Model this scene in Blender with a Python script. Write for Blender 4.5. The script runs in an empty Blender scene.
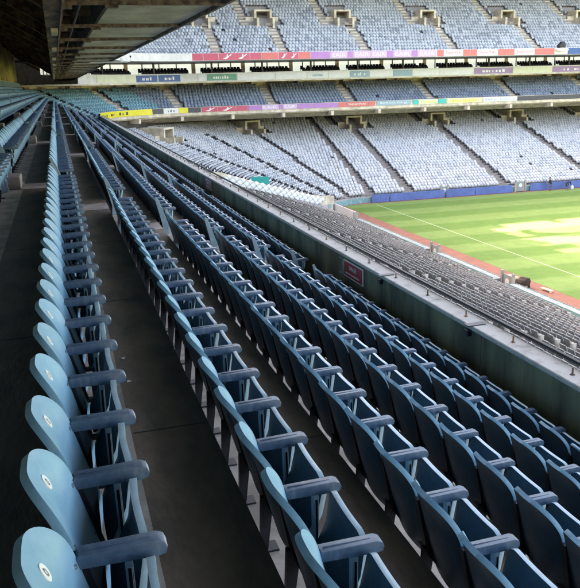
import bpy, bmesh, math, random
import numpy as np
from mathutils import Vector, Matrix
random.seed(7)
RNG = np.random.default_rng(7)
PI = math.pi
scene = bpy.context.scene
COL = scene.collection

# ------------------------------------------------------------------ camera
R_ = Vector((0.95651069, -0.2905373, -0.0259879))
U_ = Vector((0.10243479, 0.25114241, 0.96251473))
F_ = Vector((0.27311977, 0.92331769, -0.26998153))
cam = bpy.data.cameras.new('camera')
cam.sensor_fit = 'HORIZONTAL'; cam.sensor_width = 36; cam.lens = 750 / 580 * 36
cam.clip_start = 0.05; cam.clip_end = 4000
camo = bpy.data.objects.new('camera', cam); COL.objects.link(camo)
camo.matrix_world = Matrix(((R_.x, U_.x, -F_.x, 0), (R_.y, U_.y, -F_.y, 0), (R_.z, U_.z, -F_.z, 0), (0, 0, 0, 1)))
scene.camera = camo

def frame_pos(p):
    p = Vector(p); w = p.dot(F_)
    if w < .1: return None
    return 290 + 750 * p.dot(R_) / w, 294 - 750 * p.dot(U_) / w, w

# ------------------------------------------------------------------ materials
def mat(name, col, rough=.6, var=.12, scale=3., metal=0., spec=.5, bump=0., col2=None, stretch=(1, 1, 1), mix=(.4, .62), objvar=0., emit=None):
    m = bpy.data.materials.new(name); m.use_nodes = True
    nt = m.node_tree; N = nt.nodes; L = nt.links
    b = N['Principled BSDF']
    b.inputs['Roughness'].default_value = rough
    b.inputs['Metallic'].default_value = metal
    b.inputs['Specular IOR Level'].default_value = spec
    tc = N.new('ShaderNodeTexCoord'); mp = N.new('ShaderNodeMapping'); mp.inputs['Scale'].default_value = stretch
    L.new(tc.outputs['Object'], mp.inputs['Vector'])
    nz = N.new('ShaderNodeTexNoise'); nz.inputs['Scale'].default_value = scale; nz.inputs['Detail'].default_value = 6; nz.inputs['Roughness'].default_value = .62
    L.new(mp.outputs['Vector'], nz.inputs['Vector'])
    rp = N.new('ShaderNodeValToRGB')
    rp.color_ramp.elements[0].position = mix[0]; rp.color_ramp.elements[1].position = mix[1]
    if col2 is None: col2 = tuple(max(0, c * (1 - var * 2)) for c in col)
    rp.color_ramp.elements[0].color = (*col2, 1); rp.color_ramp.elements[1].color = (*col, 1)
    L.new(nz.outputs['Fac'], rp.inputs['Fac'])
    out = rp.outputs['Color']
    if objvar:
        oi = N.new('ShaderNodeObjectInfo'); hs = N.new('ShaderNodeHueSaturation'); mr = N.new('ShaderNodeMapRange')
        mr.inputs['To Min'].default_value = 1 - objvar; mr.inputs['To Max'].default_value = 1 + objvar
        L.new(oi.outputs['Random'], mr.inputs['Value']); L.new(mr.outputs['Result'], hs.inputs['Value']); L.new(out, hs.inputs['Color'])
        out = hs.outputs['Color']
    L.new(out, b.inputs['Base Color'])
    if bump:
        bp = N.new('ShaderNodeBump'); bp.inputs['Strength'].default_value = bump; bp.inputs['Distance'].default_value = .02
        n2 = N.new('ShaderNodeTexNoise'); n2.inputs['Scale'].default_value = scale * 8; n2.inputs['Detail'].default_value = 4
        L.new(mp.outputs['Vector'], n2.inputs['Vector']); L.new(n2.outputs['Fac'], bp.inputs['Height']); L.new(bp.outputs['Normal'], b.inputs['Normal'])
    if emit:
        b.inputs['Emission Color'].default_value = (*emit[:3], 1); b.inputs['Emission Strength'].default_value = emit[3]
    return m

M = {}
M['seat'] = mat('seat_plastic_blue', (.19, .375, .5), .3, .1, 5, col2=(.14, .32, .45), bump=.06, objvar=.1)
M['seatrim'] = mat('seat_rim_highlight', (.4, .55, .62), .34, .08, 12)  # paler rim colour stands in for the sky highlight on pad edges
M['seatrear'] = mat('seat_shell_shaded_navy', (.016, .058, .088), .4, .12, 12, bump=.08, objvar=.1)  # blue shell darkened as shade on rear faces; also armrest groove colour
M['arm'] = mat('armrest_navy_plastic', (.06, .11, .175), .3, .14, 26, spec=.7, bump=.06, objvar=.1)
M['armtip'] = mat('lit_armrest_tip', (.32, .38, .48), .45, .14, 26)  # tip faces lightened in place of the light falling on them
M['steel'] = mat('dark_painted_steel', (.018, .02, .028), .42, .2, 12, metal=.2)
M['strut'] = mat('pale_blue_strut', (.3, .45, .52), .45, .1, 10)
M['endp'] = mat('pale_end_panel', (.2, .3, .35), .5, .12, 6)
def scuff(m, dust, amt):
    nt = m.node_tree; N = nt.nodes; L = nt.links; b = N['Principled BSDF']; src = b.inputs['Base Color'].links[0].from_socket
    tc = N.new('ShaderNodeNewGeometry'); mp = N.new('ShaderNodeMapping'); mp.inputs['Scale'].default_value = (14, 5, 3); L.new(tc.outputs['Position'], mp.inputs['Vector'])
    nz = N.new('ShaderNodeTexNoise'); nz.inputs['Scale'].default_value = 1.6; nz.inputs['Detail'].default_value = 9; nz.inputs['Roughness'].default_value = .75; L.new(mp.outputs['Vector'], nz.inputs['Vector'])
    mr = N.new('ShaderNodeMapRange'); mr.inputs['From Min'].default_value = .52; mr.inputs['From Max'].default_value = .75; mr.inputs['To Max'].default_value = amt; L.new(nz.outputs['Fac'], mr.inputs['Value'])
    mx = N.new('ShaderNodeMix'); mx.data_type = 'RGBA'; L.new(mr.outputs['Result'], mx.inputs['Factor']); L.new(src, mx.inputs['A']); mx.inputs['B'].default_value = (*dust, 1); L.new(mx.outputs['Result'], b.inputs['Base Color'])
    r2 = N.new('ShaderNodeMapRange'); r2.inputs['To Min'].default_value = .24; r2.inputs['To Max'].default_value = .6; L.new(nz.outputs['Fac'], r2.inputs['Value']); L.new(r2.outputs['Result'], b.inputs['Roughness'])
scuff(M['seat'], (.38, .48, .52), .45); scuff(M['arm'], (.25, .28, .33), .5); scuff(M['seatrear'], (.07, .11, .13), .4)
M['disc'] = mat('number_disc_white', (.75, .76, .74), .4, .04, 10)
M['discmark'] = mat('number_disc_mark', (.22, .2, .22), .5, .05, 10)
M['screw'] = mat('zinc_screw', (.5, .5, .5), .3, .1, 10, metal=.9)
M['walk'] = mat('dark_walkway_concrete', (.2, .125, .08), .6, .25, 2.6, bump=.25, col2=(.07, .045, .03), stretch=(1.4, .55, 1), mix=(.36, .7))  # mottled brown walkway, darker than the treads under the seats
M['tread'] = mat('pale_concrete_under_seats', (.44, .37, .31), .8, .25, 3, bump=.3, col2=(.26, .21, .17))
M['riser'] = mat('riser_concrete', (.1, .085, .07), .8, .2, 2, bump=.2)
M['step'] = mat('step_block_concrete', (.34, .27, .23), .75, .2, 4, bump=.25)
M['conc'] = mat('weathered_concrete', (.4, .37, .33), .8, .15, 1.5, bump=.2)
M['coping'] = mat('white_coping', (.52, .49, .45), .8, .1, 5, bump=.3, col2=(.34, .31, .28), mix=(.3, .5))
M['parapet'] = mat('stained_green_parapet_concrete', (.2, .2, .12), .75, .3, 1.1, bump=.35, col2=(.07, .07, .045), stretch=(1, 1.6, .35))
M['wallback'] = mat('ochre_back_wall', (.75, .6, .28), .85, .3, 1.6, bump=.2, col2=(.34, .28, .13), stretch=(1, 1, .3))
M['ochre'] = mat('ochre_concourse_wall', (.75, .66, .4), .8, .2, .5, col2=(.2, .16, .1), mix=(.42, .52))
M['soffit'] = mat('grey_soffit_panel', (.6, .54, .43), .85, .15, 1.6, bump=.3, col2=(.4, .35, .27), stretch=(1, .5, 1))
M['brown'] = mat('rusty_brown_steel', (.3, .18, .1), .75, .3, 3, bump=.2, col2=(.05, .032, .02), stretch=(1, .3, 1))
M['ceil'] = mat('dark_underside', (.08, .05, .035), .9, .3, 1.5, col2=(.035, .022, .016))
M['rib'] = mat('weathered_rib_steel', (.24, .18, .13), .7, .3, 7, col2=(.05, .035, .025))
M['farseat'] = mat('sun_faded_seat', (.57, .56, .56), .5, .12, .25, col2=(.5, .51, .54))
M['farseat2'] = mat('dusty_faded_seat', (.46, .45, .44), .6, .12, .4, col2=(.38, .4, .44))
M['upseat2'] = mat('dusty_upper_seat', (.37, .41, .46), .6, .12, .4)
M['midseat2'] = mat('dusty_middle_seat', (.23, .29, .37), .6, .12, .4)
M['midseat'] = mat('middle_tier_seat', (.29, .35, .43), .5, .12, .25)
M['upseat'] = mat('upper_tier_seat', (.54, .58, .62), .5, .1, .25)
M['tealseat'] = mat('corner_turquoise_seat', (.22, .43, .5), .5, .12, .3)
M['greyseat'] = mat('grey_lower_seat', (.34, .345, .35), .28, .12, .3, col2=(.25, .255, .26))
M['shade'] = mat('seat_underframe_dark', (.04, .045, .06), .7, .1, 2)
M['black'] = mat('black_box_seat', (.015, .015, .02), .5, .1, 2)
M['farterr'] = mat('far_terrace_concrete', (.34, .32, .31), .85, .15, .5)
M['aisle'] = mat('dark_aisle_steps', (.34, .29, .26), .85, .2, 2)
M['wallcap'] = mat('grey_wall_cap', (.3, .33, .33), .8, .15, 2, bump=.2)
M['beige'] = mat('beige_concrete', (.72, .62, .48), .8, .18, 1.2, bump=.15)
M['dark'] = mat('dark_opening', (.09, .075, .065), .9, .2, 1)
M['ledge'] = mat('white_painted_fascia', (.72, .7, .66), .6, .08, 1)
M['glass'] = mat('lit_box_window', (.8, .8, .76), .25, .35, .35, col2=(.4, .36, .28), mix=(.3, .42), stretch=(1, 1, .2), emit=(.82, 1, 1, .08))
M['mull'] = mat('dark_mullion', (.04, .04, .045), .5, .1, 3)
M['white'] = mat('white_paint', (.78, .78, .76), .5, .05, 3)
M['tealwall'] = mat('teal_painted_wall', (.22, .38, .4), .7, .15, 2)
M['red'] = mat('sign_red', (.42, .012, .02), .35, .1, 5)
M['track'] = mat('red_track', (.25, .1, .072), .9, .15, 1.2, bump=.1, col2=(.2, .085, .06))
M['line'] = mat('pitch_line_white', (.42, .5, .32), .9, .1, 5)
M['blueboard'] = mat('blue_hoarding', (.1, .155, .42), .5, .12, .8)
M['navyc'] = mat('navy_cloth', (.015, .018, .04), .8, .1, 9)
M['greyc'] = mat('grey_trousers', (.13, .12, .18), .85, .1, 9)
M['skin'] = mat('skin', (.45, .27, .2), .6, .08, 12)
M['hair'] = mat('dark_hair', (.03, .02, .015), .7, .1, 30)
M['shoe'] = mat('shoe_brown', (.2, .09, .05), .7, .1, 20)
M['sheet'] = mat('white_sheet_plastic', (.74, .75, .76), .45, .06, 3)
M['cloth_brown'] = mat('dark_brown_cover', (.05, .025, .02), .85, .2, 5)
M['rubber'] = mat('rubber_black', (.01, .01, .01), .8, .1, 8)
M['ground'] = mat('outer_ground_concrete', (.2, .19, .18), .9, .15, .4)
M['roof'] = mat('roof_sheeting', (.3, .3, .31), .6, .1, 1)
for n, c in dict(bd_red=(.6, .09, .15), bd_salmon=(.68, .16, .15), bd_purple=(.46, .2, .5), bd_lilac=(.62, .4, .62), bd_white=(.76, .75, .75), bd_teal=(.02, .48, .44),
                 bd_green=(.12, .32, .22), bd_navy=(.03, .1, .3), bd_slate=(.28, .4, .48), bd_yellow=(.78, .66, .04), bd_cream=(.78, .72, .4), bd_pale=(.68, .74, .5), bd_dark=(.06, .06, .075),
                 bd_aqua=(.3, .62, .58), bd_pink=(.72, .3, .42), bd_cream2=(.7, .7, .52), bd_plum=(.35, .22, .42)).items():
    M[n] = mat(n[3:] + '_advert_face', c, .45, .06, .7)

def grass_material():
    m = bpy.data.materials.new('mown_grass'); m.use_nodes = True
    nt = m.node_tree; N = nt.nodes; L = nt.links; b = N['Principled BSDF']; b.inputs['Roughness'].default_value = .85; b.inputs['Specular IOR Level'].default_value = .2
    g = N.new('ShaderNodeNewGeometry'); sp = N.new('ShaderNodeSeparateXYZ'); L.new(g.outputs['Position'], sp.inputs[0])
    def math_(op, a, bb=None):
        n = N.new('ShaderNodeMath'); n.operation = op
        for i, v in enumerate((a, bb)):
            if v is None: continue
            if isinstance(v, (int, float)): n.inputs[i].default_value = v
            else: L.new(v, n.inputs[i])
        return n.outputs[0]
    wob = N.new('ShaderNodeTexNoise'); wob.inputs['Scale'].default_value = .25; wob.inputs['Detail'].default_value = 3; L.new(g.outputs['Position'], wob.inputs['Vector'])
    y = math_('ADD', sp.outputs['Y'], math_('MULTIPLY', wob.outputs['Fac'], .7))
    s = math_('SINE', math_('MULTIPLY', math_('ADD', y, -91.8), 2 * PI / 7.3))
    s = math_('MULTIPLY', s, 3.5)
    mr = N.new('ShaderNodeMapRange'); mr.inputs['From Min'].default_value = -1; mr.inputs['From Max'].default_value = 1; L.new(s, mr.inputs['Value'])
    mx = N.new('ShaderNodeMix'); mx.data_type = 'RGBA'
    mx.inputs['A'].default_value = (.1, .18, .045, 1); mx.inputs['B'].default_value = (.145, .225, .07, 1)
    L.new(mr.outputs['Result'], mx.inputs['Factor'])
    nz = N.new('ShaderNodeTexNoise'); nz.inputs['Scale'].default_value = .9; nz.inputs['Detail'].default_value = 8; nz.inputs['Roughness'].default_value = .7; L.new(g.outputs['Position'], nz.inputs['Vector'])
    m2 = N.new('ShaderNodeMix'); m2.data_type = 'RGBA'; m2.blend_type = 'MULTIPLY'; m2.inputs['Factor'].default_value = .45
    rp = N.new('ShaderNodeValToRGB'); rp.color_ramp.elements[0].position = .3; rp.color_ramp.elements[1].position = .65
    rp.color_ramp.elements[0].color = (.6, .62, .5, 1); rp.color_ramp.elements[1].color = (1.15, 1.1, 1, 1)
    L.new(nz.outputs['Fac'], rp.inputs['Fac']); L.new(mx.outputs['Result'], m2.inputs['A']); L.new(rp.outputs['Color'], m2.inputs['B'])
    L.new(m2.outputs['Result'], b.inputs['Base Color'])
    return m
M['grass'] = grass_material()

# ------------------------------------------------------------------ mesh buffer
class Buf:
    def __init__(s): s.v = []; s.f = []; s.m = []; s.mats = []; s.n = 0
    def mi(s, m):
        m = M[m] if isinstance(m, str) else m
        if m not in s.mats: s.mats.append(m)
        return s.mats.index(m)
    def add(s, verts, faces, m):
        mi = s.mi(m); o = s.n
        s.v.extend(tuple(map(float, v)) for v in verts); s.n += len(verts)
        for f in faces: s.f.append(tuple(i + o for i in f)); s.m.append(mi)
        return s
    def box(s, x0, x1, y0, y1, z0, z1, m, T=None):
        vs = [(x, y, z) for x in (x0, x1) for y in (y0, y1) for z in (z0, z1)]
        if T: vs = [T(v) for v in vs]
        return s.add(vs, [(0, 1, 3, 2), (4, 6, 7, 5), (0, 4, 5, 1), (2, 3, 7, 6), (0, 2, 6, 4), (1, 5, 7, 3)], m)
    def tube(s, pts, r, m, n=8, cap=True):
        pts = [Vector(p) for p in pts]; rings = []
        rr = r if isinstance(r, (list, tuple)) else [r] * len(pts)
        for i, p in enumerate(pts):
            d = (pts[min(i + 1, len(pts) - 1)] - pts[max(i - 1, 0)]).normalized()
            a = d.orthogonal().normalized() if i == 0 else (a - d * a.dot(d)).normalized()
            b = d.cross(a)
            rings.append([p + (a * math.cos(2 * PI * k / n) + b * math.sin(2 * PI * k / n)) * rr[i] for k in range(n)])
        vs = [v for R in rings for v in R]; fs = []
        for i in range(len(pts) - 1):
            for k in range(n): fs.append((i * n + k, i * n + (k + 1) % n, (i + 1) * n + (k + 1) % n, (i + 1) * n + k))
        if cap: fs.append(tuple(range(n - 1, -1, -1))); fs.append(tuple((len(pts) - 1) * n + k for k in range(n)))
        return s.add(vs, fs, m)
    def mesh(s, name, smooth=None):
        me = bpy.data.meshes.new(name); me.from_pydata(s.v, [], s.f)
        for m in s.mats: me.materials.append(m)
        me.polygons.foreach_set('material_index', s.m)
        me.update()
        bm = bmesh.new(); bm.from_mesh(me); bmesh.ops.recalc_face_normals(bm, faces=bm.faces); bm.to_mesh(me); bm.free()
        if smooth is not None:
            me.polygons.foreach_set('use_smooth', [True] * len(me.polygons)); me.set_sharp_from_angle(angle=math.radians(smooth))
        return me

def link(name, me, parent=None, loc=(0, 0, 0), rz=0.):
    o = bpy.data.objects.new(name, me); COL.objects.link(o); o.location = loc; o.rotation_euler = (0, 0, rz)
    if parent: o.parent = parent
    return o
def tag(o, label=None, cat=None, group=None, kind=None):
    if label: o['label'] = label
    if cat: o['category'] = cat
    if group: o['group'] = group
    if kind: o['kind'] = kind
    return o
def thing(name, label, cat, loc=(0, 0, 0), rz=0., group=None): return tag(link(name, None, None, loc, rz), label, cat, group)
def bevel(me, w, seg=2, ang=35):
    bm = bmesh.new(); bm.from_mesh(me)
    es = [e for e in bm.edges if len(e.link_faces) == 2 and e.calc_face_angle(0) > math.radians(ang)]
    bmesh.ops.bevel(bm, geom=es, offset=w, segments=seg, profile=.6, affect='EDGES', clamp_overlap=True)
    bm.to_mesh(me); bm.free()
    me.polygons.foreach_set('use_smooth', [True] * len(me.polygons)); me.set_sharp_from_angle(angle=math.radians(32))
    return me

# ------------------------------------------------------------------ near seat: local origin = armrest tip line, x forward, y along the row, z 0 = armrest top
# shell: profile points (x,z,halfwidth); thickness t (back side is -n)
def shell(levels, t, m, bulge=.028, ncol=10, mf=None, mb=None, mrim='seat'):
    b = Buf(); F = []; Bk = []
    for i, (x, z, hw) in enumerate(levels):
        a = levels[max(i - 1, 0)]; c = levels[min(i + 1, len(levels) - 1)]
        tx, tz = c[0] - a[0], c[1] - a[1]; l = math.hypot(tx, tz) or 1
        nx, nz = tz / l, -tx / l
        fr = []; bk = []
        for j in range(ncol + 1):
            u = -1 + 2 * j / ncol; off = bulge * (u * hw / .23) ** 2
            fr.append((x + nx * off, u * hw, z + nz * off)); bk.append((x + nx * (off - t), u * hw, z + nz * (off - t)))
        F.append(fr); Bk.append(bk)
    n = ncol + 1; R = len(levels)
    vs = [v for r in F for v in r] + [v for r in Bk for v in r]; o = R * n; fs = []
    for i in range(R - 1):
        for j in range(ncol):
            fs.append((i * n + j, i * n + j + 1, (i + 1) * n + j + 1, (i + 1) * n + j))
            fs.append((o + i * n + j, o + (i + 1) * n + j, o + (i + 1) * n + j + 1, o + i * n + j + 1))
    faces_mid = len(fs)
    rim = [j for j in range(n)] + [i * n + n - 1 for i in range(1, R)] + [(R - 1) * n + j for j in range(n - 2, -1, -1)] + [i * n for i in range(R - 2, 0, -1)]
    for k in range(len(rim)):
        a, c = rim[k], rim[(k + 1) % len(rim)]
        fs.append((a, o + a, o + c, c))
    b.add(vs, fs, m)
    for q in range(faces_mid):
        mm = mf if q % 2 == 0 else mb
        if mm: b.m[q] = b.mi(mm)
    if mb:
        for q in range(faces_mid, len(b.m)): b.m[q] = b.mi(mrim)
    return b

def back_levels(hi):
    L = []
    zt, zb = .195, -.43; R = .2
    zs = [zb, zb + .02, zb + .05, -.28, -.15, -.06, zt - R] + [zt - R + R * math.sin(a * PI / 2 / 7) for a in (.7, 1.4, 2.1, 2.8, 3.5, 4.1, 4.7, 5.2, 5.7, 6.1, 6.45, 6.75)] + [zt - .0003]
    if not hi: zs = [zb, zb + .04, -.1, zt - R, zt - R * .5, zt - R * .18, zt - .002]
    for z in zs:
        x = -.245 - (z + .25) * .255 - max(0, z) ** 2 * 1.2
        hw = .234
        if z > zt - R: q = (z - (zt - R)) / R; hw = .234 - R * .93 * (1 - math.sqrt(max(0, 1 - q * q)))
        if z < zb + .05: q = (zb + .05 - z) / .05; hw = .232 - .05 * (1 - math.sqrt(max(0, 1 - q * q)))
        L.append((x, z, hw))
    return L
def pad_levels(hi):
    L = []
    zb, zt = -.36, -.01; r = .08
    zs = [zb, zb + .015, zb + .04, -.2, zt - r] + [zt - r + r * math.sin(a * PI / 2 / 5) for a in (1, 2, 3, 4, 4.6)] + [zt - .0004]
    if not hi: zs = [zb, -.2, zt - r, zt - .02, zt - .002]
    for z in zs:
        q = (z - zb) / (zt - zb); x = -.16 + .10 * q - .035 * math.sin(q * PI) * -1
        hw = .222
        if z > zt - r: k = (z - (zt - r)) / r; hw = .222 - r * (1 - math.sqrt(max(0, 1 - k * k)))
        if z < zb + .04: k = (zb + .04 - z) / .04; hw = .222 - .04 * (1 - math.sqrt(max(0, 1 - k * k)))
        L.append((x, z, hw))
    return L
def rimbev(me, w=.006, seg=2):
    return bevel(me, w, seg, 50)
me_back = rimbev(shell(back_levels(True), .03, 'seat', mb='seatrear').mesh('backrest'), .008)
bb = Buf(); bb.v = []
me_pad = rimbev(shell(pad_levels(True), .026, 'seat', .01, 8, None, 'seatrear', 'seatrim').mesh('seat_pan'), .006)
# armrest: blade with chamfered top and lifted tip
def arm_buf(simple=False):
    b = Buf(); prof = [(-.285, -.05, 0), (-.285, -.016, 0), (-.27, -.004, 0), (-.03, 0, 0), (-.008, -.010, 0), (0, -.03, 0), (-.006, -.05, 0), (-.03, -.056, 0)]
    hw = .03; n = len(prof)
    vs = [(x, -hw, z) for x, z, _ in prof] + [(x, hw, z) for x, z, _ in prof]
    fs = [tuple(range(n)), tuple(range(2 * n - 1, n - 1, -1))] + [(k, n + k, n + (k + 1) % n, (k + 1) % n) for k in range(n)]
    b.add(vs, fs, 'arm')
    for q in (2 + 4, 2 + 5): b.m[q] = b.mi('armtip')
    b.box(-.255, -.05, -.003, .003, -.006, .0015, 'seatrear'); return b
me_arm = bevel(arm_buf().mesh('armrest'), .008, 2, 50)
def support_buf(seg=True):
    b = Buf()
    # slanted plate behind the armrest
    def pl(pts, y0, y1, m):
        n = len(pts); vs = [(x, y0, z) for x, z in pts] + [(x, y1, z) for x, z in pts]
        b.add(vs, [tuple(range(n)), tuple(range(2 * n - 1, n - 1, -1))] + [(k, n + k, n + (k + 1) % n, (k + 1) % n) for k in range(n)], m)
    pl([(-.315, -.01), (-.262, -.01), (-.185, -.33), (-.25, -.36)], -.022, .022, 'steel')
    pl([(-.27, -.33), (-.2, -.33), (-.245, -.64), (-.285, -.64)], -.018, .018, 'steel')
    b.box(-.34, -.19, -.045, .045, -.65, -.638, 'steel')
    b.box(-.235, -.2, .0, .5, -.385, -.35, 'steel')
    return b
sb = support_buf()
me_support = sb.mesh('support_frame')
s2 = Buf(); s2.box(-.135, -.11, -.02, .02, -.34, -.05, 'strut'); s2.box(-.13, -.115, .0205, .024, -.31, -.08, 'steel'); s2.box(-.13, -.115, -.024, -.0205, -.31, -.08, 'steel')
s2.box(-.22, -.11, -.012, .012, -.352, -.325, 'steel')
me_strut = bevel(s2.mesh('armrest_strut'), .004, 1, 50)
# number disc (sits 2 mm proud of the backrest front)
def disc_mesh():
    b = Buf(); n = 20; z0 = .115; r = .026
    def put(r_, off, m, ri=None, sx=1):
        vs = []; 
        def P(a, rr, off):
            z = z0 + rr * math.sin(a); y = rr * sx * math.cos(a)
            x = -.245 - (z + .25) * .255 - max(0, z) ** 2 * 1.2 + .028 * (y / .23) ** 2
            return (x + off, y, z + off * .3)
        if ri is None:
            vs = [P(0, 0, off)] + [P(2 * PI * k / n, r_, off) for k in range(n)] + [P(2 * PI * k / n, r_, -.004) for k in range(n)]
            fs = [(0, 1 + k, 1 + (k + 1) % n) for k in range(n)] + [(1 + k, 1 + n + k, 1 + n + (k + 1) % n, 1 + (k + 1) % n) for k in range(n)]
        else:
            vs = [P(2 * PI * k / n, r_, off) for k in range(n)] + [P(2 * PI * k / n, ri, off) for k in range(n)]
            fs = [(k, (k + 1) % n, n + (k + 1) % n, n + k) for k in range(n)]
        b.add(vs, fs, m)
    put(r, .004, 'disc'); put(.013, .0055, 'discmark', .008, .7)
    return b.mesh('number_disc')
me_disc = disc_mesh()
def screws_mesh():
    b = Buf(); b.tube([(-.004, 0, 0), (.006, 0, .002)], .008, 'screw', 8); return b.mesh('fixing_screw')
me_screw = screws_mesh()
def end_panel_mesh():
    b = Buf(); pts = [(-.40, .2), (-.36, .215), (-.3, .1), (-.235, -.1), (-.17, -.3), (-.16, -.62), (-.3, -.64), (-.28, -.33)]
    n = len(pts); vs = [(x, -.0175, z) for x, z in pts] + [(x, .0175, z) for x, z in pts]
    b.add(vs, [tuple(range(n)), tuple(range(2 * n - 1, n - 1, -1))] + [(k, n + k, n + (k + 1) % n, (k + 1) % n) for k in range(n)], 'endp')
    return bevel(b.mesh('end_panel'), .005, 1, 40)
me_end = end_panel_mesh()

# rows: arm tip X, arm top Z, phase
def row_x(i): return .197 + .902 * i
def row_z(i): return -1.362 - .4275 * i
PH = {0: 2.117, 1: 2.476, 2: 2.846, 3: 2.735, 4: 2.643, 5: 2.506, -1: 2.3, -2: 2.45, -3: 2.2, -4: 2.05}
G0, GP, GW = 13.25, 11.7, .8
def in_gangway(y, half=.25):
    if y < 5: return False
    k = round((y - G0 - GW / 2) / GP)
    g = G0 + GW / 2 + k * GP
    return k >= 0 and abs(y - g) < GW / 2 + half - .02
ROWNAMES = {0: 'pale blue row at bottom left', 1: 'first row right of the pale blue one', 2: 'second row right of the pale blue one',
            3: 'third row right of the pale blue one', 4: 'fourth row right of the pale blue one', 5: 'row against the parapet wall', -1: 'row left of the pale blue one', -2: 'second row left of the pale blue one'}
def ordinal(n):
    ones = ['', 'first', 'second', 'third', 'fourth', 'fifth', 'sixth', 'seventh', 'eighth', 'ninth', 'tenth', 'eleventh', 'twelfth', 'thirteenth', 'fourteenth', 'fifteenth', 'sixteenth', 'seventeenth', 'eighteenth', 'nineteenth']
    if n < 20: return ones[n]
    t = ['', '', 'twent', 'thirt', 'fort', 'fift', 'sixt', 'sevent', 'eight', 'ninet'][n // 10]
    return t + 'ieth' if n % 10 == 0 else t + 'y-' + ones[n % 10]

seats = []
for i in range(-4, 6):
    y = PH[i] - .25 - 3 * .5      # seat centre; armrest at y-.25 on near side
    while y < 94.6:
        if not in_gangway(y):
            p = (row_x(i), y, row_z(i))
            seats.append((i, y, p))
        y += .5
def vis(i, p):
    q = [frame_pos((p[0] + dx, p[1] + dy, p[2] + dz)) for dx, dy, dz in ((0, -.25, 0), (-.38, 0, .2), (-.2, 0, -.1), (-.3, .2, .0))]
    q = [a for a in q if a]
    return sum(1 for a in q if 0 < a[0] < 580 and 0 < a[1] < 588) >= (1 if q and q[0][2] < 6 else 2)
cand = []
for i, y, p in seats:
    if y < 1.2: continue
    if not vis(i, p): continue
    w = math.dist(p, (0, 0, 0)) * (1.8 if i < -1 else 1.25 if i == -1 else 1)
    cand.append((w, i, y, p))
cand.sort()
chosen = sorted(cand[:300], key=lambda c: (c[1], c[2]))
chosen_set = {(c[1], round(c[2], 3)) for c in chosen}
# prototype and copies
def part(name, me, parent, loc=(0, 0, 0)):
    return link(name, me, parent, loc)
cnt = {}
for _, i, y, p in chosen:
    cnt[i] = cnt.get(i, 0) + 1
    nm = ROWNAMES[i]
    t = thing('tip_up_seat', f"{ordinal(cnt[i])} folded seat from the near end, {nm}", 'seat', p, 0, 'folded blue seats in the near rows')
    t.rotation_euler = (random.uniform(-.008, .008), random.uniform(-.014, .014), random.uniform(-.012, .012))
    bk = part('backrest', me_back, t)
    if i <= 0 and (i == 0 or y < 16): part('number_disc', me_disc, bk)
    if i == 0 and y < 5:
        for yy in (-.2, .2):
            for zz in (-.02, -.24): part('fixing_screw', me_screw, bk, (-.245 - (zz + .25) * .255 + .028 * (yy / .23) ** 2, yy, zz))
    sp_ = part('seat_pan', me_pad, t, (random.uniform(-.008, .008), 0, 0)); sp_.rotation_euler = (0, random.uniform(-.05, .05), 0)
    part('armrest', me_arm, t, (0, -.25, 0)); part('support_frame', me_support, t, (0, -.25, 0)); part('armrest_strut', me_strut, t, (0, -.25, 0))
    if not in_gangway(y + .5) is False or in_gangway(y + .5):
        part('armrest', me_arm, t, (0, .25, 0)); part('end_panel', me_end, t, (0, .285, 0))
    if in_gangway(y - .5): part('end_panel', me_end, t, (0, -.29, 0))

# ------------------------------------------------------------------ all remaining seats: one object
class Big:
    def __init__(s): s.V = []; s.F = []; s.MI = []; s.mats = []; s.n = 0
    def inst(s, tmpl, xf):          # tmpl: (verts Nx3, quads Mx4, matnames), xf: list of (x,y,z,cos,sin)
        v, f, mi = tmpl; xf = np.asarray(xf, float)
        if len(xf) == 0: return
        x = v[None, :, 0] * xf[:, 3:4] - v[None, :, 1] * xf[:, 4:5] + xf[:, 0:1]
        y = v[None, :, 0] * xf[:, 4:5] + v[None, :, 1] * xf[:, 3:4] + xf[:, 1:2]
        z = v[None, :, 2] + xf[:, 2:3]
        s.V.append(np.stack([x, y, z], -1).reshape(-1, 3))
        k = len(xf); ff = f[None] + (np.arange(k) * len(v))[:, None, None] + s.n
        s.F.append(ff.reshape(-1, 4)); s.MI.append(np.tile(mi, k)); s.n += k * len(v)
    def build(s, name):
        V = np.concatenate(s.V); F = np.concatenate(s.F); MI = np.concatenate(s.MI)
        me = bpy.data.meshes.new(name); me.vertices.add(len(V)); me.vertices.foreach_set('co', V.ravel())
        me.loops.add(F.size); me.loops.foreach_set('vertex_index', F.ravel().astype(np.int32))
        me.polygons.add(len(F)); me.polygons.foreach_set('loop_start', np.arange(0, F.size, 4, dtype=np.int32))
        for m in s.mats: me.materials.append(m)
        me.polygons.foreach_set('material_index', MI.astype(np.int32)); me.update(calc_edges=True); me.validate()
        return me
big = Big()
def tmpl_from(b):
    faces = []; mi = []
    for f, m in zip(b.f, b.m):
        m_ = b.mats[m]
        if m_ not in big.mats: big.mats.append(m_)
        k = big.mats.index(m_)
        if len(f) == 4: faces.append(f); mi.append(k)
        elif len(f) > 4:
            for q in range(1, len(f) - 2, 2): faces.append((f[0], f[q], f[q + 1], f[q + 2])); mi.append(k)
            if len(f) % 2: faces.append((f[0], f[-2], f[-1], f[-1])) ; mi.append(k); faces.pop(); mi.pop()
    return np.array(b.v), np.array(faces), np.array(mi)
def merge(*bs):
    o = Buf()
    for b, off in bs:
        base = o.n; o.v.extend((v[0] + off[0], v[1] + off[1], v[2] + off[2]) for v in b.v); o.n += len(b.v)
        for f, m in zip(b.f, b.m): o.f.append(tuple(i + base for i in f)); o.m.append(o.mi(b.mats[m]))
    return o
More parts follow.
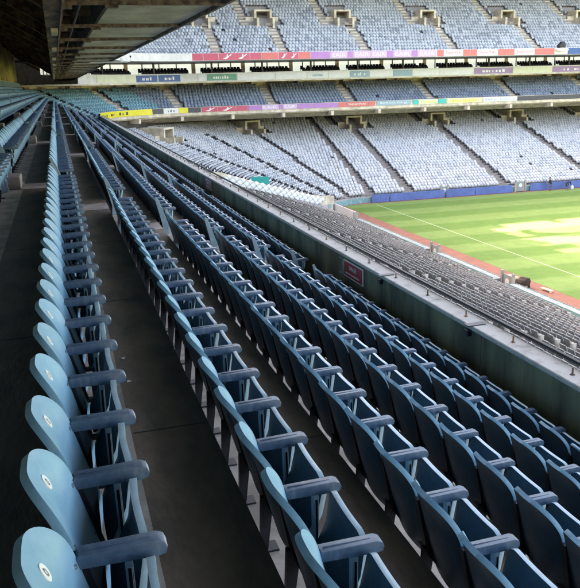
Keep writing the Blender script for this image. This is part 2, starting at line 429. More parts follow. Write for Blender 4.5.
def near_tmpl(seatmat, lod):
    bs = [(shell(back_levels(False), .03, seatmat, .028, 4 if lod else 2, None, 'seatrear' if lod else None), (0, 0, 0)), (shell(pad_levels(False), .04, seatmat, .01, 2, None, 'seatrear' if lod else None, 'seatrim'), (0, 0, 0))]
    a = Buf(); a.box(-.285, -.004, -.28, -.22, -.052, 0, 'arm'); bs.append((a, (0, 0, 0)))
    a = Buf(); a.box(-.27, -.21, -.27, -.23, -.64, -.02, 'steel'); a.box(-.135, -.11, -.27, -.23, -.34, -.05, 'strut'); bs.append((a, (0, 0, 0)))
    return tmpl_from(merge(*bs))
T_near = near_tmpl('seat', True); T_nearteal = near_tmpl('tealseat', False)
ep = Buf(); ep.box(-.40, -.0, -.02, .02, -.0, .0, 'endp'); ep = Buf(); ep.box(-.3, -.17, -.0175, .0175, -.64, -.01, 'endp'); ep.box(-.39, -.31, -.0175, .0175, -.3, .2, 'endp')
T_end = tmpl_from(ep)
xf = []; xe = []
for i, y, p in seats:
    if (i, round(y, 3)) in chosen_set: continue
    if y < -5: continue
    xf.append((p[0], p[1], p[2], 1, 0))
    if in_gangway(y + .5): xe.append((p[0], p[1] + .285, p[2], 1, 0))
    if in_gangway(y - .5): xe.append((p[0], p[1] - .29, p[2], 1, 0))
big.inst(T_near, xf); big.inst(T_end, xe)

# ---- tier paths: side (x = front), quarter arc, end (y = front); d = outward from the front
class Path:
    def __init__(s, cx, cy, r): s.cx, s.cy, s.r = cx, cy, r; s.L = r * PI / 2
    def at(s, t, d):               # t metres along the front; <0 side, 0..L arc, >L end
        if t < 0: return s.cx - s.r - d, s.cy + t, 0.
        if t <= s.L:
            a = PI - t / s.r; return s.cx + (s.r + d) * math.cos(a), s.cy + (s.r + d) * math.sin(a), a - PI
        return s.cx + t - s.L, s.cy + s.r + d, -PI / 2
    def tx(s, x): return x - s.cx + s.L          # t of an end position
    def ty(s, y): return y - s.cy                # t of a side position
PM = Path(20, 95, 15); PL = Path(40, 86, 9)
def samples(t0, t1, path, step=4, astep=.8):
    out = [t0]; t = t0
    while t < t1 - 1e-6:
        st = astep if 0 <= t < path.L else step
        nt = t + st
        for k in (0., path.L):
            if t < k - 1e-6 < nt - 1e-6: nt = k
        t = min(nt, t1); out.append(t)
    return out
def sweep(path, t0, t1, prof, buf, step=4, closed=False):
    ts = samples(t0, t1, path, step); n = len(prof); vs = []
    for t in ts:
        for d, z, m in prof: x, y, _ = path.at(t, d); vs.append((x, y, z))
    bym = {}
    for a in range(len(ts) - 1):
        for k in range(n if closed else n - 1):
            bym.setdefault(prof[k][2], []).append((a * n + k, a * n + (k + 1) % n, (a + 1) * n + (k + 1) % n, (a + 1) * n + k))
    base = buf.n; buf.v.extend(vs); buf.n += len(vs)
    for m, fs in bym.items():
        mi = buf.mi(m)
        for f in fs: buf.f.append(tuple(i + base for i in f)); buf.m.append(mi)
    if closed:
        for a in (0, len(ts) - 1): buf.f.append(tuple(base + a * n + k for k in range(n))); buf.m.append(buf.mi(prof[0][2]))
def rect(d0, d1, z0, z1, m): return [(d0, z0, m), (d0, z1, m), (d1, z1, m), (d1, z0, m)]

# tier definitions: d of the first seat tip, tread depth, floor z of first row, rise, rows
TM = dict(p=PM, d0=.3, dd=.902, z0=-4.15, dz=.4275, n=9)
TL = dict(p=PL, d0=.75, dd=.85, z0=-15.25, dz=.295, n=32)
TU = dict(p=PM, d0=-.9, dd=.8, z0=3.75, dz=.5, n=27)
def steps(T, front_d, mats, k0=0):
    pr = [(front_d, T['z0'], mats[0])]
    for k in range(k0, T['n']):
        z = T['z0'] + k * T['dz']; e = T['d0'] + T['dd'] * k + .385
        pr.append((e - .43, z, mats[1])); pr.append((e, z, mats[2])); pr.append((e, z + T['dz'], mats[0]))
    pr.append((pr[-1][0] + 1.2, pr[-1][1], mats[0]))
    return pr

# ------------------------------------------------------------------ STAND (side)
near_stand = thing('grandstand', 'dark covered side stand with blue seat rows, ochre back wall and steel soffit overhead', 'grandstand')
b = Buf(); sweep(PM, -205, 0, steps(TM, 0, ('walk', 'tread', 'riser')), b, 2)
link('middle_terrace', b.mesh('middle_terrace'), near_stand)
b = Buf(); sweep(PL, PL.ty(-25), 0, [(-.02, -16, 'conc')] + steps(TL, 0, ('farterr', 'farterr', 'farterr')), b, 4)
link('lower_terrace', b.mesh('lower_terrace'), near_stand)
for i in range(-1, 3):
    z = row_z(i) - .65; x0 = row_x(i) + .05
    for k in range(9): y = 1.2 + k * 3.05 + .4 * (i % 3); b = Buf(); b.box(x0, x0 + .44, y, y + .009, z + .001, z + .0025, 'shade'); link('floor_joint', b.mesh('floor_joint'), near_stand)
# half-step blocks in the gangways
for i in range(-3, 6):
    for k in range(7):
        g = G0 + k * GP
        riser = row_x(i) - .385
        if i == 5 and False: continue
        bl = Buf(); z = row_z(i) - .65; bl.box(riser + .001, riser + .40, g + .06, g + GW - .06, z + .001, z + .21, 'step')
        link('step_block', bevel(bl.mesh('step_block'), .012, 1), near_stand)
        bl = Buf(); bl.box(riser + .405, riser + .897, g + .02, g + GW - .02, z + .0, z + .006, 'step'); link('landing_strip', bl.mesh('landing_strip'), near_stand)
# back wall, columns
b = Buf(); b.box(-4.75, -4.5, -110, 96, -.4, 5.0, 'wallback'); link('back_wall', b.mesh('back_wall'), near_stand)
for k in range(-2, 13):
    y = 7.0 + 7.6 * k
    b = Buf(); b.box(-4.5, -4.12, y - .25, y + .25, -.3, 4.6, 'wallback'); link('wall_column', bevel(b.mesh('wall_column'), .02, 1), near_stand)
b = Buf()
for k in range(70): b.box(-3.72, -3.66, 4 + k * 1.3, 4.06 + k * 1.3, -.3, .78, 'strut')
b.tube([(-3.69, 3, .78), (-3.69, 94, .78)], .03, 'strut', 6)
link('rear_rail', b.mesh('rear_rail'), near_stand)
# ceiling
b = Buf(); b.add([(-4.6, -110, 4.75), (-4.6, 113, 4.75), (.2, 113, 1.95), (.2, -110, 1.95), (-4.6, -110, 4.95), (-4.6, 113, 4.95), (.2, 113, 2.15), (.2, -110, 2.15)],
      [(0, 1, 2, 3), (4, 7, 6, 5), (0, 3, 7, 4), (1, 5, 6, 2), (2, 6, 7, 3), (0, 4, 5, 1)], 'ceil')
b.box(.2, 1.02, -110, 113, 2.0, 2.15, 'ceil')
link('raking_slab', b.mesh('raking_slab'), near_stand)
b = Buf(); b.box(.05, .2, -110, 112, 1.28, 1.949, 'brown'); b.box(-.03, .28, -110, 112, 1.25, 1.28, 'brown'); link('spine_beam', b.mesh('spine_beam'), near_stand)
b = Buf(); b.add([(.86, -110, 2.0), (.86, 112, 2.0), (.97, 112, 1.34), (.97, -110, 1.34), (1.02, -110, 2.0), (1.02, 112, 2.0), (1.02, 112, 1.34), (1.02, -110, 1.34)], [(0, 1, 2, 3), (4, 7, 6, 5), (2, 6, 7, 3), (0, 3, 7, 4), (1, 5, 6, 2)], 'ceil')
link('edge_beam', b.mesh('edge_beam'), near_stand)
RP = 4.63
b = Buf()
for q, (cx_, cz_) in enumerate(((.24, 1.235), (.02, 1.6), (.6, 1.47))): b.tube([(cx_, -60, cz_), (cx_, 111, cz_)], .016 + .004 * q, 'steel' if q else 'rib', 6)
link('service_conduit', b.mesh('service_conduit', 40), near_stand)
for k in range(14):
    b = Buf(); y = 10.2 + k * 7.6; b.box(.06, .2, y - .6, y + .6, 1.16, 1.245, 'soffit'); link('junction_box', bevel(b.mesh('junction_box'), .01, 1), near_stand)
for k in range(-8, 24):
    y = 12.85 + RP * k
    # raking joists under the sloping slab, with a thin flange
    b = Buf()
    x0, z0, x1, z1 = -4.45, 4.63, .05, 1.98
    for (w, h0, h1) in ((.05, 0, .34), (.16, .34, .37)):
        b.add([(x0, y - w / 2, z0 - h0), (x1, y - w / 2, z1 - h0), (x1, y - w / 2, z1 - h1), (x0, y - w / 2, z0 - h1), (x0, y + w / 2, z0 - h0), (x1, y + w / 2, z1 - h0), (x1, y + w / 2, z1 - h1), (x0, y + w / 2, z0 - h1)],
              [(0, 1, 2, 3), (4, 7, 6, 5), (0, 4, 5, 1), (3, 2, 6, 7), (1, 5, 6, 2), (0, 3, 7, 4)], 'brown')
    link('raking_joist', b.mesh('raking_joist'), near_stand)
    b = Buf(); b.box(.28, 2.8, y - .04, y + .04, 1.262, 1.33, 'rib'); b.box(.3, .95, y - .02, y + .02, 1.5, 1.9, 'brown'); b.box(.25, .4, y - .12, y + .12, 1.21, 1.26, 'rib')
    b.box(.9, 1.1, y - .1, y + .1, 1.22, 1.26, 'rib')
    link('cross_rib', b.mesh('cross_rib'), near_stand)
    b = Buf(); b.box(1.025, 2.78, y + .08, y + RP - .08, 1.335, 1.37, 'soffit'); link('soffit_panel', b.mesh('soffit_panel'), near_stand)
b = Buf(); b.box(.98, 3.0, -110, 112, 1.37, 1.5, 'ceil'); b.box(2.8, 2.86, -110, 112, 1.27, 1.37, 'rib'); b.box(2.86, 2.92, -110, 112, 1.3, 1.37, 'soffit')
link('soffit_edge', b.mesh('soffit_edge'), near_stand)
# upper mass of the side stand and its roof
b = Buf(); b.box(.98, 3.0, -110, 94, 1.501, 1.7, 'farterr'); b.add([(3, -110, 1.7), (3, 94, 1.7), (-30, 94, 22), (-30, -110, 22), (3, -110, 1.5), (3, 94, 1.5), (-30, 94, 21.8), (-30, -110, 21.8)], [(0, 1, 2, 3), (4, 7, 6, 5), (0, 3, 7, 4), (1, 5, 6, 2), (0, 4, 5, 1), (2, 6, 7, 3)], 'farterr')
b.box(-31, -30, -110, 150, -16, 24, 'conc')
link('upper_terrace', b.mesh('upper_terrace'), near_stand)

# ------------------------------------------------------------------ END STAND
end_stand = thing('grandstand', 'bright three-tier end stand with pale seats, advertising ribbons and a row of boxes', 'grandstand')
TXM, TXL = PM.tx(116), PL.tx(116)
b = Buf(); sweep(PM, 0, TXM, [(0, -4.0, 'beige'), (0, -3.7, 'beige'), (0, -2.88, 'ledge'), (.2, -2.88, 'ledge'), (.2, -4.15, 'farterr')] + steps(TM, .2, ('farterr', 'farterr', 'farterr'))[1:], b)
link('middle_terrace', b.mesh('middle_terrace'), end_stand)
b = Buf(); sweep(PM, 0, TXM, [(-.12, -4.05, 'beige'), (-.12, -3.93, 'beige'), (-.003, -3.93, 'beige'), (.1, -4.2, 'beige'), (14, -4.2, 'beige'), (14, -4.95, 'beige'), (2.5, -4.95, 'beige')], b, closed=True); link('middle_slab', b.mesh('middle_slab'), end_stand)
b = Buf(); sweep(PL, 0, TXL, [(-.02, -16, 'tealwall'), (-.02, -15.25, 'farterr')] + steps(TL, 0, ('farterr', 'farterr', 'farterr')), b)
link('lower_terrace', b.mesh('lower_terrace'), end_stand)
b = Buf(); sweep(PM, 0, TXM, [(-2, 3.35, 'ledge'), (-2, 4.38, 'ledge'), (-1.85, 4.38, 'ledge'), (-1.85, 3.75, 'farterr')] + steps(TU, -1.85, ('farterr', 'farterr', 'farterr'))[1:], b)
link('upper_terrace', b.mesh('upper_terrace'), end_stand)
b = Buf(); sweep(PM, 0, TXM, rect(-2.02, 9, 3.2, 3.348, 'mull'), b, closed=True); link('upper_slab', b.mesh('upper_slab'), end_stand)
b = Buf(); sweep(PM, 0, TXM, rect(1.95, 9.4, .42, .62, 'beige'), b, closed=True); sweep(PM, 0, TXM, rect(2, 2.2, .622, 1.78, 'ledge'), b, closed=True)
sweep(PM, 0, TXM, [(2.2, 1.45, 'farterr'), (3.4, 1.45, 'farterr'), (3.4, 1.75, 'farterr'), (6.2, 1.75, 'farterr')], b)
link('box_balcony', b.mesh('box_balcony'), end_stand)
b = Buf(); sweep(PM, 0, TXM, rect(6.1, 6.3, 1.752, 3.198, 'glass'), b, closed=True); link('box_window', b.mesh('box_window'), end_stand)
t = 1.; k = 0
while t < TXM:
    b = Buf(); x, y, a = PM.at(t, 6.02)
    w = .3 if k % 4 == 0 else .07
    c_, s_ = math.cos(a), math.sin(a)
    b.box(-.3 if k % 4 == 0 else -.05, .05, -w, w, 1.753, 3.197, 'mull' if k % 4 else 'beige', lambda v: (x + v[0] * c_ - v[1] * s_, y + v[0] * s_ + v[1] * c_, v[2]))
    link('window_mullion' if k % 4 else 'box_pier', b.mesh('mullion'), end_stand)
    t += 1.9; k += 1
t = 3.; k = 0
b = Buf(); sweep(PM, 0, TXM, rect(9.15, 9.35, -1.3, .418, 'ochre'), b, closed=True); link('concourse_wall', b.mesh('concourse_wall'), end_stand)
while t < TXM:
    x, y, a = PM.at(t, 8.5); c_, s_ = math.cos(a), math.sin(a)
    b = Buf(); b.box(-.3, .3, -.45, .45, -1.3, .418, 'beige', lambda v: (x + v[0] * c_ - v[1] * s_, y + v[0] * s_ + v[1] * c_, v[2])); link('concourse_column', b.mesh('concourse_column'), end_stand)
    x, y, a = PM.at(t, 3.0); c_, s_ = math.cos(a), math.sin(a)
    b = Buf(); b.box(-.12, .12, -.12, .12, 1.46, 3.198, 'mull', lambda v: (x + v[0] * c_ - v[1] * s_, y + v[0] * s_ + v[1] * c_, v[2])); link('balcony_post', b.mesh('balcony_post'), end_stand)
    x, y, a = PM.at(t + 2, .6); c_, s_ = math.cos(a), math.sin(a)
    b = Buf(); b.box(-.5, 1.6, -.22, .22, -4.7, -4.1, 'beige', lambda v: (x + v[0] * c_ - v[1] * s_, y + v[0] * s_ + v[1] * c_, v[2])); link('bracket', b.mesh('bracket'), end_stand)
    t += 7.65; k += 1
b = Buf(); sweep(PL, 0, TXL, rect(27.9, 28.2, -6.2, -4.0, 'dark'), b, closed=True); sweep(PM, 0, TXM, rect(19.5, 20, -16, 24, 'conc'), b, closed=True)
sweep(PM, 0, TXM, rect(14, 14.2, -5.2, -4.952, 'dark'), b, closed=True)
link('rear_wall', b.mesh('rear_wall'), end_stand)

# ---- vomitories and aisles
UV = [21.7, 31.6] + [44.5 + 14.8 * k for k in range(5)]
LV_end = [46.8 + 15.3 * k for k in range(5)]
voms = []   # (T, t, dfront, halfwidth)
for x in UV: voms.append((TU, PM.tx(x), 7.0, x))
for x in LV_end: voms.append((TL, PL.tx(x), 23.0, x))
for fr in (.42, .78): voms.append((TL, PL.L * fr, 23.0, None))
def zt(T, d): return T['z0'] + max(0, math.floor((d - T['d0'] - .385) / T['dd']) + 1) * T['dz']
for T, t, d, _ in voms:
    P = T['p']; x, y, a = P.at(t, d); c_, s_ = math.cos(a), math.sin(a)
    tf = lambda v: (x + v[0] * c_ - v[1] * s_, y + v[0] * s_ + v[1] * c_, v[2])
    z = zt(T, d) - .1; ln = 2.3 / (T['dz'] / T['dd']) + .3; ln = min(ln, 4.5)
    b = Buf()
    for s in (-1, 1):
        ya, yb = sorted((s * 1.05, s * 1.4))
        b.box(-ln, -.2, ya, yb, z, z + 2.05, 'beige', tf)
        b.box(-.2, 1.3, ya, yb, z - .5, z + 1.0, 'beige', tf)
        yc, yd = sorted((s * 1.4, s * 2.6)); b.box(-1.1, -.9, yc, yd, z + .2, z + 1.3, 'beige', tf)
    b.box(-ln, -.2, -1.4, 1.4, z + 2.052, z + 2.3, 'beige', tf)
    vm = link('vomitory', b.mesh('vomitory'), end_stand)
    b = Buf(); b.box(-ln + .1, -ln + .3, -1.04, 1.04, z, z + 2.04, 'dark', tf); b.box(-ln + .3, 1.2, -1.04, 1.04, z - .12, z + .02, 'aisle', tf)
    link('opening', b.mesh('opening'), vm)
# aisle list: (T, t, dlo, dhi, halfwidth)
aisles = []
for x in UV:
    aisles.append((TU, PM.tx(x + .9), -2, 7.5, .6)); aisles.append((TU, PM.tx(x - 3.0), 6, 40, .6))
for x in LV_end:
    aisles.append((TL, PL.tx(x - .7), 0, 23.2, .62)); aisles.append((TL, PL.tx(x - 3.2), 23, 40, .5))
aisles.append((TL, PL.tx(40.2), 0, 40, .42))
for fr in (.2, .42, .6, .78): aisles.append((TL, PL.L * fr, 0, 23.2, .12))
aisles.append((TL, PL.L * .42, 0, 1, .1))
for x in (12.2,): pass
MID_T = [PM.L * .55] + [PM.tx(x) for x in (17.5, 31.3, 44.0, 57.8, 72.8, 88)]
for t in MID_T: aisles.append((TM, t, 0, 40, .6))
aisles.append((TM, PM.L * .2, 0, 40, .5))
for y in (12.9, 25.5, 38, 50.5, 63, 75.5): aisles.append((TL, PL.ty(y), 0, 40, .5))
def hw_at(P, t, hw, d):       # halfwidth in front metres (arc aisles keep real width)
    if 0 < t < P.L: return hw * P.r / (P.r + d)
    return hw
def rdist(P, t, ta, d):
    lo, hi = min(t, ta), max(t, ta); inarc = max(0, min(hi, P.L) - max(lo, 0)); return hi - lo - inarc + inarc * (P.r + d) / P.r
def blocked(T, t, d):
    for TT, ta, lo, hi, hw in aisles:
        if TT is T and lo <= d <= hi and rdist(T['p'], t, ta, d) < (.25 + hw if hw > .2 else .5): return 1
    for TT, ta, dv, _ in voms:
        if TT is T and dv - 1.4 < d < dv + 4.7 and rdist(T['p'], t, ta, d) < (1.7 if d > dv + 1.4 else 2.8): return 2
    return 0
for T, t, lo, hi, hw in aisles:
    P = T['p']; 
    if P is PL and t < 0: m, par, mx = 'step', near_stand, 24
    else: m, par, mx = ('aisle' if T is TL else 'beige'), end_stand, 99
    b = Buf()
    for k in range(T['n']):
        e = T['d0'] + T['dd'] * k + .385
        if e < lo or e > hi: continue
        x, y, a = P.at(t, e); c_, s_ = math.cos(a), math.sin(a); z = T['z0'] + T['dz'] * k
        h = hw if hw > .2 else .45
        b.box(.01, .42, -h, h, z + .004, z + T['dz'] * .5, m, lambda v: (x + v[0] * c_ - v[1] * s_, y + v[0] * s_ + v[1] * c_, v[2]))
        b.box(-.3, .0, -h, h, z + T['dz'] + .004, z + T['dz'] + .03, m, lambda v: (x + v[0] * c_ - v[1] * s_, y + v[0] * s_ + v[1] * c_, v[2]))
    if b.n: link('aisle_stair', b.mesh('aisle_stair'), par)

# far seat template (local origin floor under tip; x forward)
def far_tmpl(m, wide=.215, arms=True, dark='shade'):
    b = Buf()
    def quad_slab(pts, hw, mm):
        n = len(pts); vs = [(x, -hw, z) for x, z in pts] + [(x, hw, z) for x, z in pts]
        b.add(vs, [(0, 1, 2, 3), (7, 6, 5, 4)] + [(k, 4 + k, 4 + (k + 1) % 4, (k + 1) % 4) for k in range(4)], mm)
    quad_slab([(-.26, .34), (-.42, .84), (-.38, .86), (-.22, .35)], wide, m)
    quad_slab([(-.15, .28), (-.07, .64), (-.03, .63), (-.10, .27)], wide, m)
    if arms: b.box(-.3, -.02, -.265, -.235, .6, .645, dark)
    b.box(-.3, -.2, -.27, -.23, .0, .6, dark)
    return tmpl_from(b)
TP = {n: far_tmpl(n) for n in ('farseat', 'midseat', 'upseat', 'tealseat', 'greyseat', 'farseat2', 'midseat2', 'upseat2')}
TP['black'] = far_tmpl('black', dark='black')
we = Buf(); we.box(-.36, -.08, -.03, .03, .32, .7, 'conc'); T_wend = tmpl_from(we)
def fill(T, t0, t1, key, rows=None, gap=.0):
    P = T['p']; out = []; ends = []
    for k in (rows or range(T['n'])):
        d = T['d0'] + T['dd'] * k; z = T['z0'] + T['dz'] * k
        t = t0
        while t < t1:
            st = .5 * (P.r / (P.r + d)) if 0 <= t < P.L else .5
            kf = key(t, d)
            if kf:
                bl = blocked(T, t, d)
                if not bl and RNG.random() > .003:
                    x, y, a = P.at(t, d)
                    da = RNG.normal(0, .035); out.append((kf + '2' if kf in ('farseat', 'midseat', 'upseat') and RNG.random() < .22 else kf, (x, y, z + RNG.normal(0, .012), math.cos(a + da), math.sin(a + da))))
                    if T is TL and t < 0 and (blocked(T, t + .5, d) or blocked(T, t - .5, d)):
                        ends.append((x, y + (.26 if blocked(T, t + .5, d) else -.26), z, 1, 0))
            t += st
    for n in {o[0] for o in out}: big.inst(TP[n], [o[1] for o in out if o[0] == n])
    big.inst(T_wend, ends)
fill(TL, PL.ty(6), -.3, lambda t, d: 'greyseat' if (t < -6 or d > 14) else 'farseat', range(0, 23))
fill(TL, .01, PL.tx(104), lambda t, d: 'farseat')
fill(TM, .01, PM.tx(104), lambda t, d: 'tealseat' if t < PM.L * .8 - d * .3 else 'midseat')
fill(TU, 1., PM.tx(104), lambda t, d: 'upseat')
TB = dict(p=PM, d0=3.1, dd=1.0, z0=1.45, dz=.3, n=2)
fill(TB, 1., PM.tx(104), lambda t, d: None if (t % 7.65) < 1.6 else 'black')
so = link('stadium_seats', big.build('stadium_seats'))
tag(so, 'thousands of folded seats filling the far tiers and the distant ends of the rows', 'seats', 'stadium seating', 'stuff')

# ------------------------------------------------------------------ roofs (out of frame, they shade both stands)
RZ = 20.5
b = Buf(); b.box(-31, 7.0, -110, 150, RZ, RZ + .5, 'roof')
for k in range(60): q = -30 + k * 2.3 + RNG.uniform(-.6, .6); b.box(7.0, 7.4 + RNG.random() ** 2 * 3.2, q, q + RNG.uniform(.5, 1.9), RZ, RZ + .4, 'roof')  # teeth added to break up the sunlit edge on the pitch
vs = []  # unseen crescent and arm, added to cast a curved shadow on the pitch
for k in range(15):
    a = math.radians(150 + k * 13); vs += [(15.8 + 6.2 * math.cos(a) * 1.1, 100.5 + 6.2 * math.sin(a) * .62, RZ + .2), (15.5 + (4.6 if 3 < k < 11 else 5.2) * math.cos(a), 100.8 + 4.2 * math.sin(a) * .5, RZ + .2)]
n = len(vs); vs += [(v[0], v[1], v[2] + .3) for v in vs]
b.add(vs, [(2 * k, 2 * k + 1, 2 * k + 3, 2 * k + 2) for k in range(14)] + [(n + 2 * k, n + 2 * k + 2, n + 2 * k + 3, n + 2 * k + 1) for k in range(14)] + [(2 * k, 2 * k + 2, n + 2 * k + 2, n + 2 * k) for k in range(14)], 'roof')
b.box(5, 10.5, 98, 98.8, RZ + .1, RZ + .4, 'roof')
link('roof', b.mesh('roof'), near_stand)
b = Buf(); b.box(4.5, 125, 106.5, 150, RZ + .51, RZ + 1, 'roof')
for k in range(16): b.box(8 + k * 7.4, 8.9 + k * 7.4, 104.5, 106.5, RZ + .51, RZ + .9, 'roof')  # stubs added to notch the shadow of the end roof
link('roof', b.mesh('roof'), end_stand)

# ------------------------------------------------------------------ parapet wall
pw = thing('parapet_wall', 'long stained concrete parapet wall with a white coping in front of the rows', 'wall', (4.9, 0, -4.15))
b = Buf(); b.box(.012, .27, -10, 94.9, -.45, .985, 'riser')
for k in range(35):
    y = -10 + k * 3.0; b.box(0, .011, y + .006, min(y + 2.994, 94.9), -.44, .984, 'parapet')
for k in range(70): y = -8.5 + k * 1.5; b.tube([(-.004, y, .62), (.002, y, .62)], .012, 'riser', 8)
link('wall_face', b.mesh('wall_face'), pw)
b = Buf()
for k in range(27):
    y = -10 + k * 3.9; b.box(-.012, .285, y + .006, min(y + 3.894, 94.9), .987, 1.05, 'coping')
link('coping', bevel(b.mesh('coping'), .01, 1), pw)
rail = Buf(); rail.tube([(.31, -10, 1.11), (.31, 94.5, 1.11)], .03, 'steel', 8)
link('guard_rail', rail.mesh('guard_rail', 40), pw)
for k in range(78):
    b = Buf(); y = 5.23 + k * 1.13
    b.tube([(.13, y, 1.045), (.13, y, 1.13)], .011, 'brown', 8); b.box(.11, .15, y - .02, y + .02, 1.051, 1.06, 'brown')
    link('rail_post', b.mesh('rail_post', 40), pw)

def text_mesh(s, size, m, w=None, h=None, extrude=.004):
    cu = bpy.data.curves.new('lettering', 'FONT'); cu.body = s; cu.size = size; cu.extrude = extrude; cu.align_x = 'CENTER'; cu.align_y = 'CENTER'; cu.resolution_u = 3
    o = bpy.data.objects.new('lettering', cu); COL.objects.link(o); bpy.context.view_layer.update()
    me = bpy.data.meshes.new_from_object(o.evaluated_get(bpy.context.evaluated_depsgraph_get())); bpy.data.objects.remove(o)
    co = np.empty(len(me.vertices) * 3); me.vertices.foreach_get('co', co); co = co.reshape(-1, 3)
    mn, mx = co.min(0), co.max(0); c = (mn + mx) / 2; sz = mx - mn
    if w: co[:, 0] = (co[:, 0] - c[0]) * (w / sz[0])
    if h: co[:, 1] = (co[:, 1] - c[1]) * (h / sz[1])
    me.vertices.foreach_set('co', co.ravel()); me.materials.clear(); me.materials.append(M[m]); me.update(); return me
def marks_mesh(w, h, m, seed, n=7):
    r = random.Random(seed); b = Buf(); lw = w / n
    for k in range(n):
        x0 = -w / 2 + k * lw; hh = h * (1 if r.random() < .3 else .72); z0 = -h / 2
        if r.random() < .12: continue
        x0 += lw * .1; q = lw * r.choice((.3, .55, .75)); b.box(x0, x0 + q, z0, z0 + hh, 0, .006, m)
    if not b.n: b.box(-w / 2, w / 2, -h / 4, h / 4, 0, .006, m)
    return b.mesh('lettering')
def word_mesh(s, size, m, w, h, extrude=.004):
    if s.startswith('~'): return marks_mesh(w, h, m, s, int(s[1:]))
    return text_mesh(s, size, m, w, h, extrude)
def put_text(me, parent, loc, rz):      # stands upright, reading along local x, front towards -y when rz = 0
    o = link('lettering', me, parent, loc); o.rotation_euler = (PI / 2, 0, rz); return o
# warning sign on the wall (front faces -x)
def wall_sign(y, w, h, zc, label, lines):
    t = thing('warning_sign', label, 'sign', (4.888, y, zc))
    b = Buf(); b.box(-.012, .011, -w / 2, w / 2, -h / 2, h / 2, 'white'); link('plate', bevel(b.mesh('plate'), .004, 1), t)
    b = Buf(); b.box(-.015, -.0125, -w / 2 + .025, w / 2 - .025, -h / 2 + .022, h / 2 - .022, 'red'); link('face', b.mesh('face'), t)
    for s, zz, ww, hh in lines: put_text(word_mesh(s, .1, 'white', ww, hh, .001), t, (-.0175, 0, zz), -PI / 2)
    return t
wall_sign(12.4, .95, .31, -3.345, 'red warning sign with white border fixed to the parapet wall, nearer one', [('DANGER', .045, .36, .075), ('~16', -.07, .7, .03)])
wall_sign(26.3, .9, .33, -3.36, 'small red sign on the parapet wall, farther of the two', [('DANGER', .045, .36, .075), ('~16', -.07, .7, .03)])
t = tag(link('wall_plate', None, None, (4.888, 13.03, -3.345)), 'narrow clear framed plate beside the nearer red sign', 'sign')
b = Buf(); b.box(-.012, .011, -.09, .09, -.15, .15, 'strut'); link('frame', b.mesh('frame'), t); b = Buf(); b.box(-.016, -.0125, -.07, .07, -.13, .13, 'parapet'); link('face', b.mesh('face'), t)
for y, lb in ((11.15, 'small black bracket under the coping beside the red sign'), (8.3, 'small black bracket under the coping far right of the red sign')):
    t = tag(link('wall_bracket', None, None, (4.888, y, -3.2)), lb, 'bracket')
    b = Buf(); b.box(-.05, .011, -.05, .05, -.05, .03, 'steel'); link('body', bevel(b.mesh('body'), .006, 1), t)
    b = Buf(); b.box(-.06, .2, -.09, .02, .102, .112, 'steel'); link('top_plate', b.mesh('top_plate'), t)

for n, (x, y, lb) in enumerate(((.3, 5.1, 'scrap of white paper on the walkway floor, nearer one'), (.3, 5.6, 'scrap of white paper on the walkway floor, farther one'))):
    b = Buf(); b.add([(-.017, -.01, .001), (.017, -.012, .006), (.014, .012, .002), (-.012, .013, .008)], [(0, 1, 2, 3)], 'white'); tag(link('paper_scrap', b.mesh('paper_scrap'), None, (x, y, row_z(0) - .648), n * 1.1), lb, 'paper')
# ------------------------------------------------------------------ soffit conduit
t = thing('conduit_pipe', 'white bent conduit pipe hanging below the soffit edge', 'pipe')
b = Buf(); b.tube([(1.6, 34.8, 1.1), (3.2, 34.8, 1.1), (3.29, 34.8, 1.12), (3.33, 34.8, 1.17), (3.33, 34.8, 1.3)], .022, 'white', 8); b.box(2.9, 2.98, 34.75, 34.85, 1.1, 1.249, 'white'); b.box(3.3, 3.37, 34.77, 34.83, 1.28, 1.36, 'steel')
link('pipe', b.mesh('pipe', 40), t)

# ------------------------------------------------------------------ advertising boards
def swoosh(m='white'):
    b = Buf()
    def poly(pts):
        n = len(pts); b.add([(x, -.01, z) for x, z in pts] + [(x, 0, z) for x, z in pts], [tuple(range(n)), tuple(range(2 * n - 1, n - 1, -1))] + [(k, n + k, n + (k + 1) % n, (k + 1) % n) for k in range(n)], m)
    poly([(-.75, -.3), (-.2, -.45), (.2, -.2), (.75, .42), (.3, .12), (-.1, -.1)])
    poly([(-.1, .0), (.05, .42), (.2, .3), (.15, -.05)])
    poly([(.35, .1), (.6, .12), (.95, .45), (.6, .3)])
    return b.mesh('emblem')
me_sw = swoosh()
NUMS = {}
def board(x0, x1, Y, z0, z1, col, text=None, tcol='white', emblem=0, ribbon='', look='', group='', frac=(.8, .6)):
    NUMS[ribbon] = NUMS.get(ribbon, 0) + 1
    lab = f"{look} advertising board, {ordinal(NUMS[ribbon])} from the left on {ribbon}"
    t = thing('advertising_board', lab, 'advertising board', ((x0 + x1) / 2, Y, (z0 + z1) / 2), 0, group)
    w = x1 - x0 - .1; h = z1 - z0
    b = Buf(); b.box(-w / 2, w / 2, -.06, -.0, -h / 2, h / 2, col); link('panel', b.mesh('panel'), t)
    if text: put_text(word_mesh(text, .5, tcol, w * frac[0], h * frac[1], .006), t, (0, -.07, 0), 0)
    for k in range(emblem):
        o = link('emblem', me_sw, t, ((k - (emblem - 1) / 2) * w / emblem, -.062, 0)); o.scale = (w / emblem * .38, 1, h * .9)
    return t
RG1 = 'boards on the upper ribbon'; R1 = 'the upper ribbon'
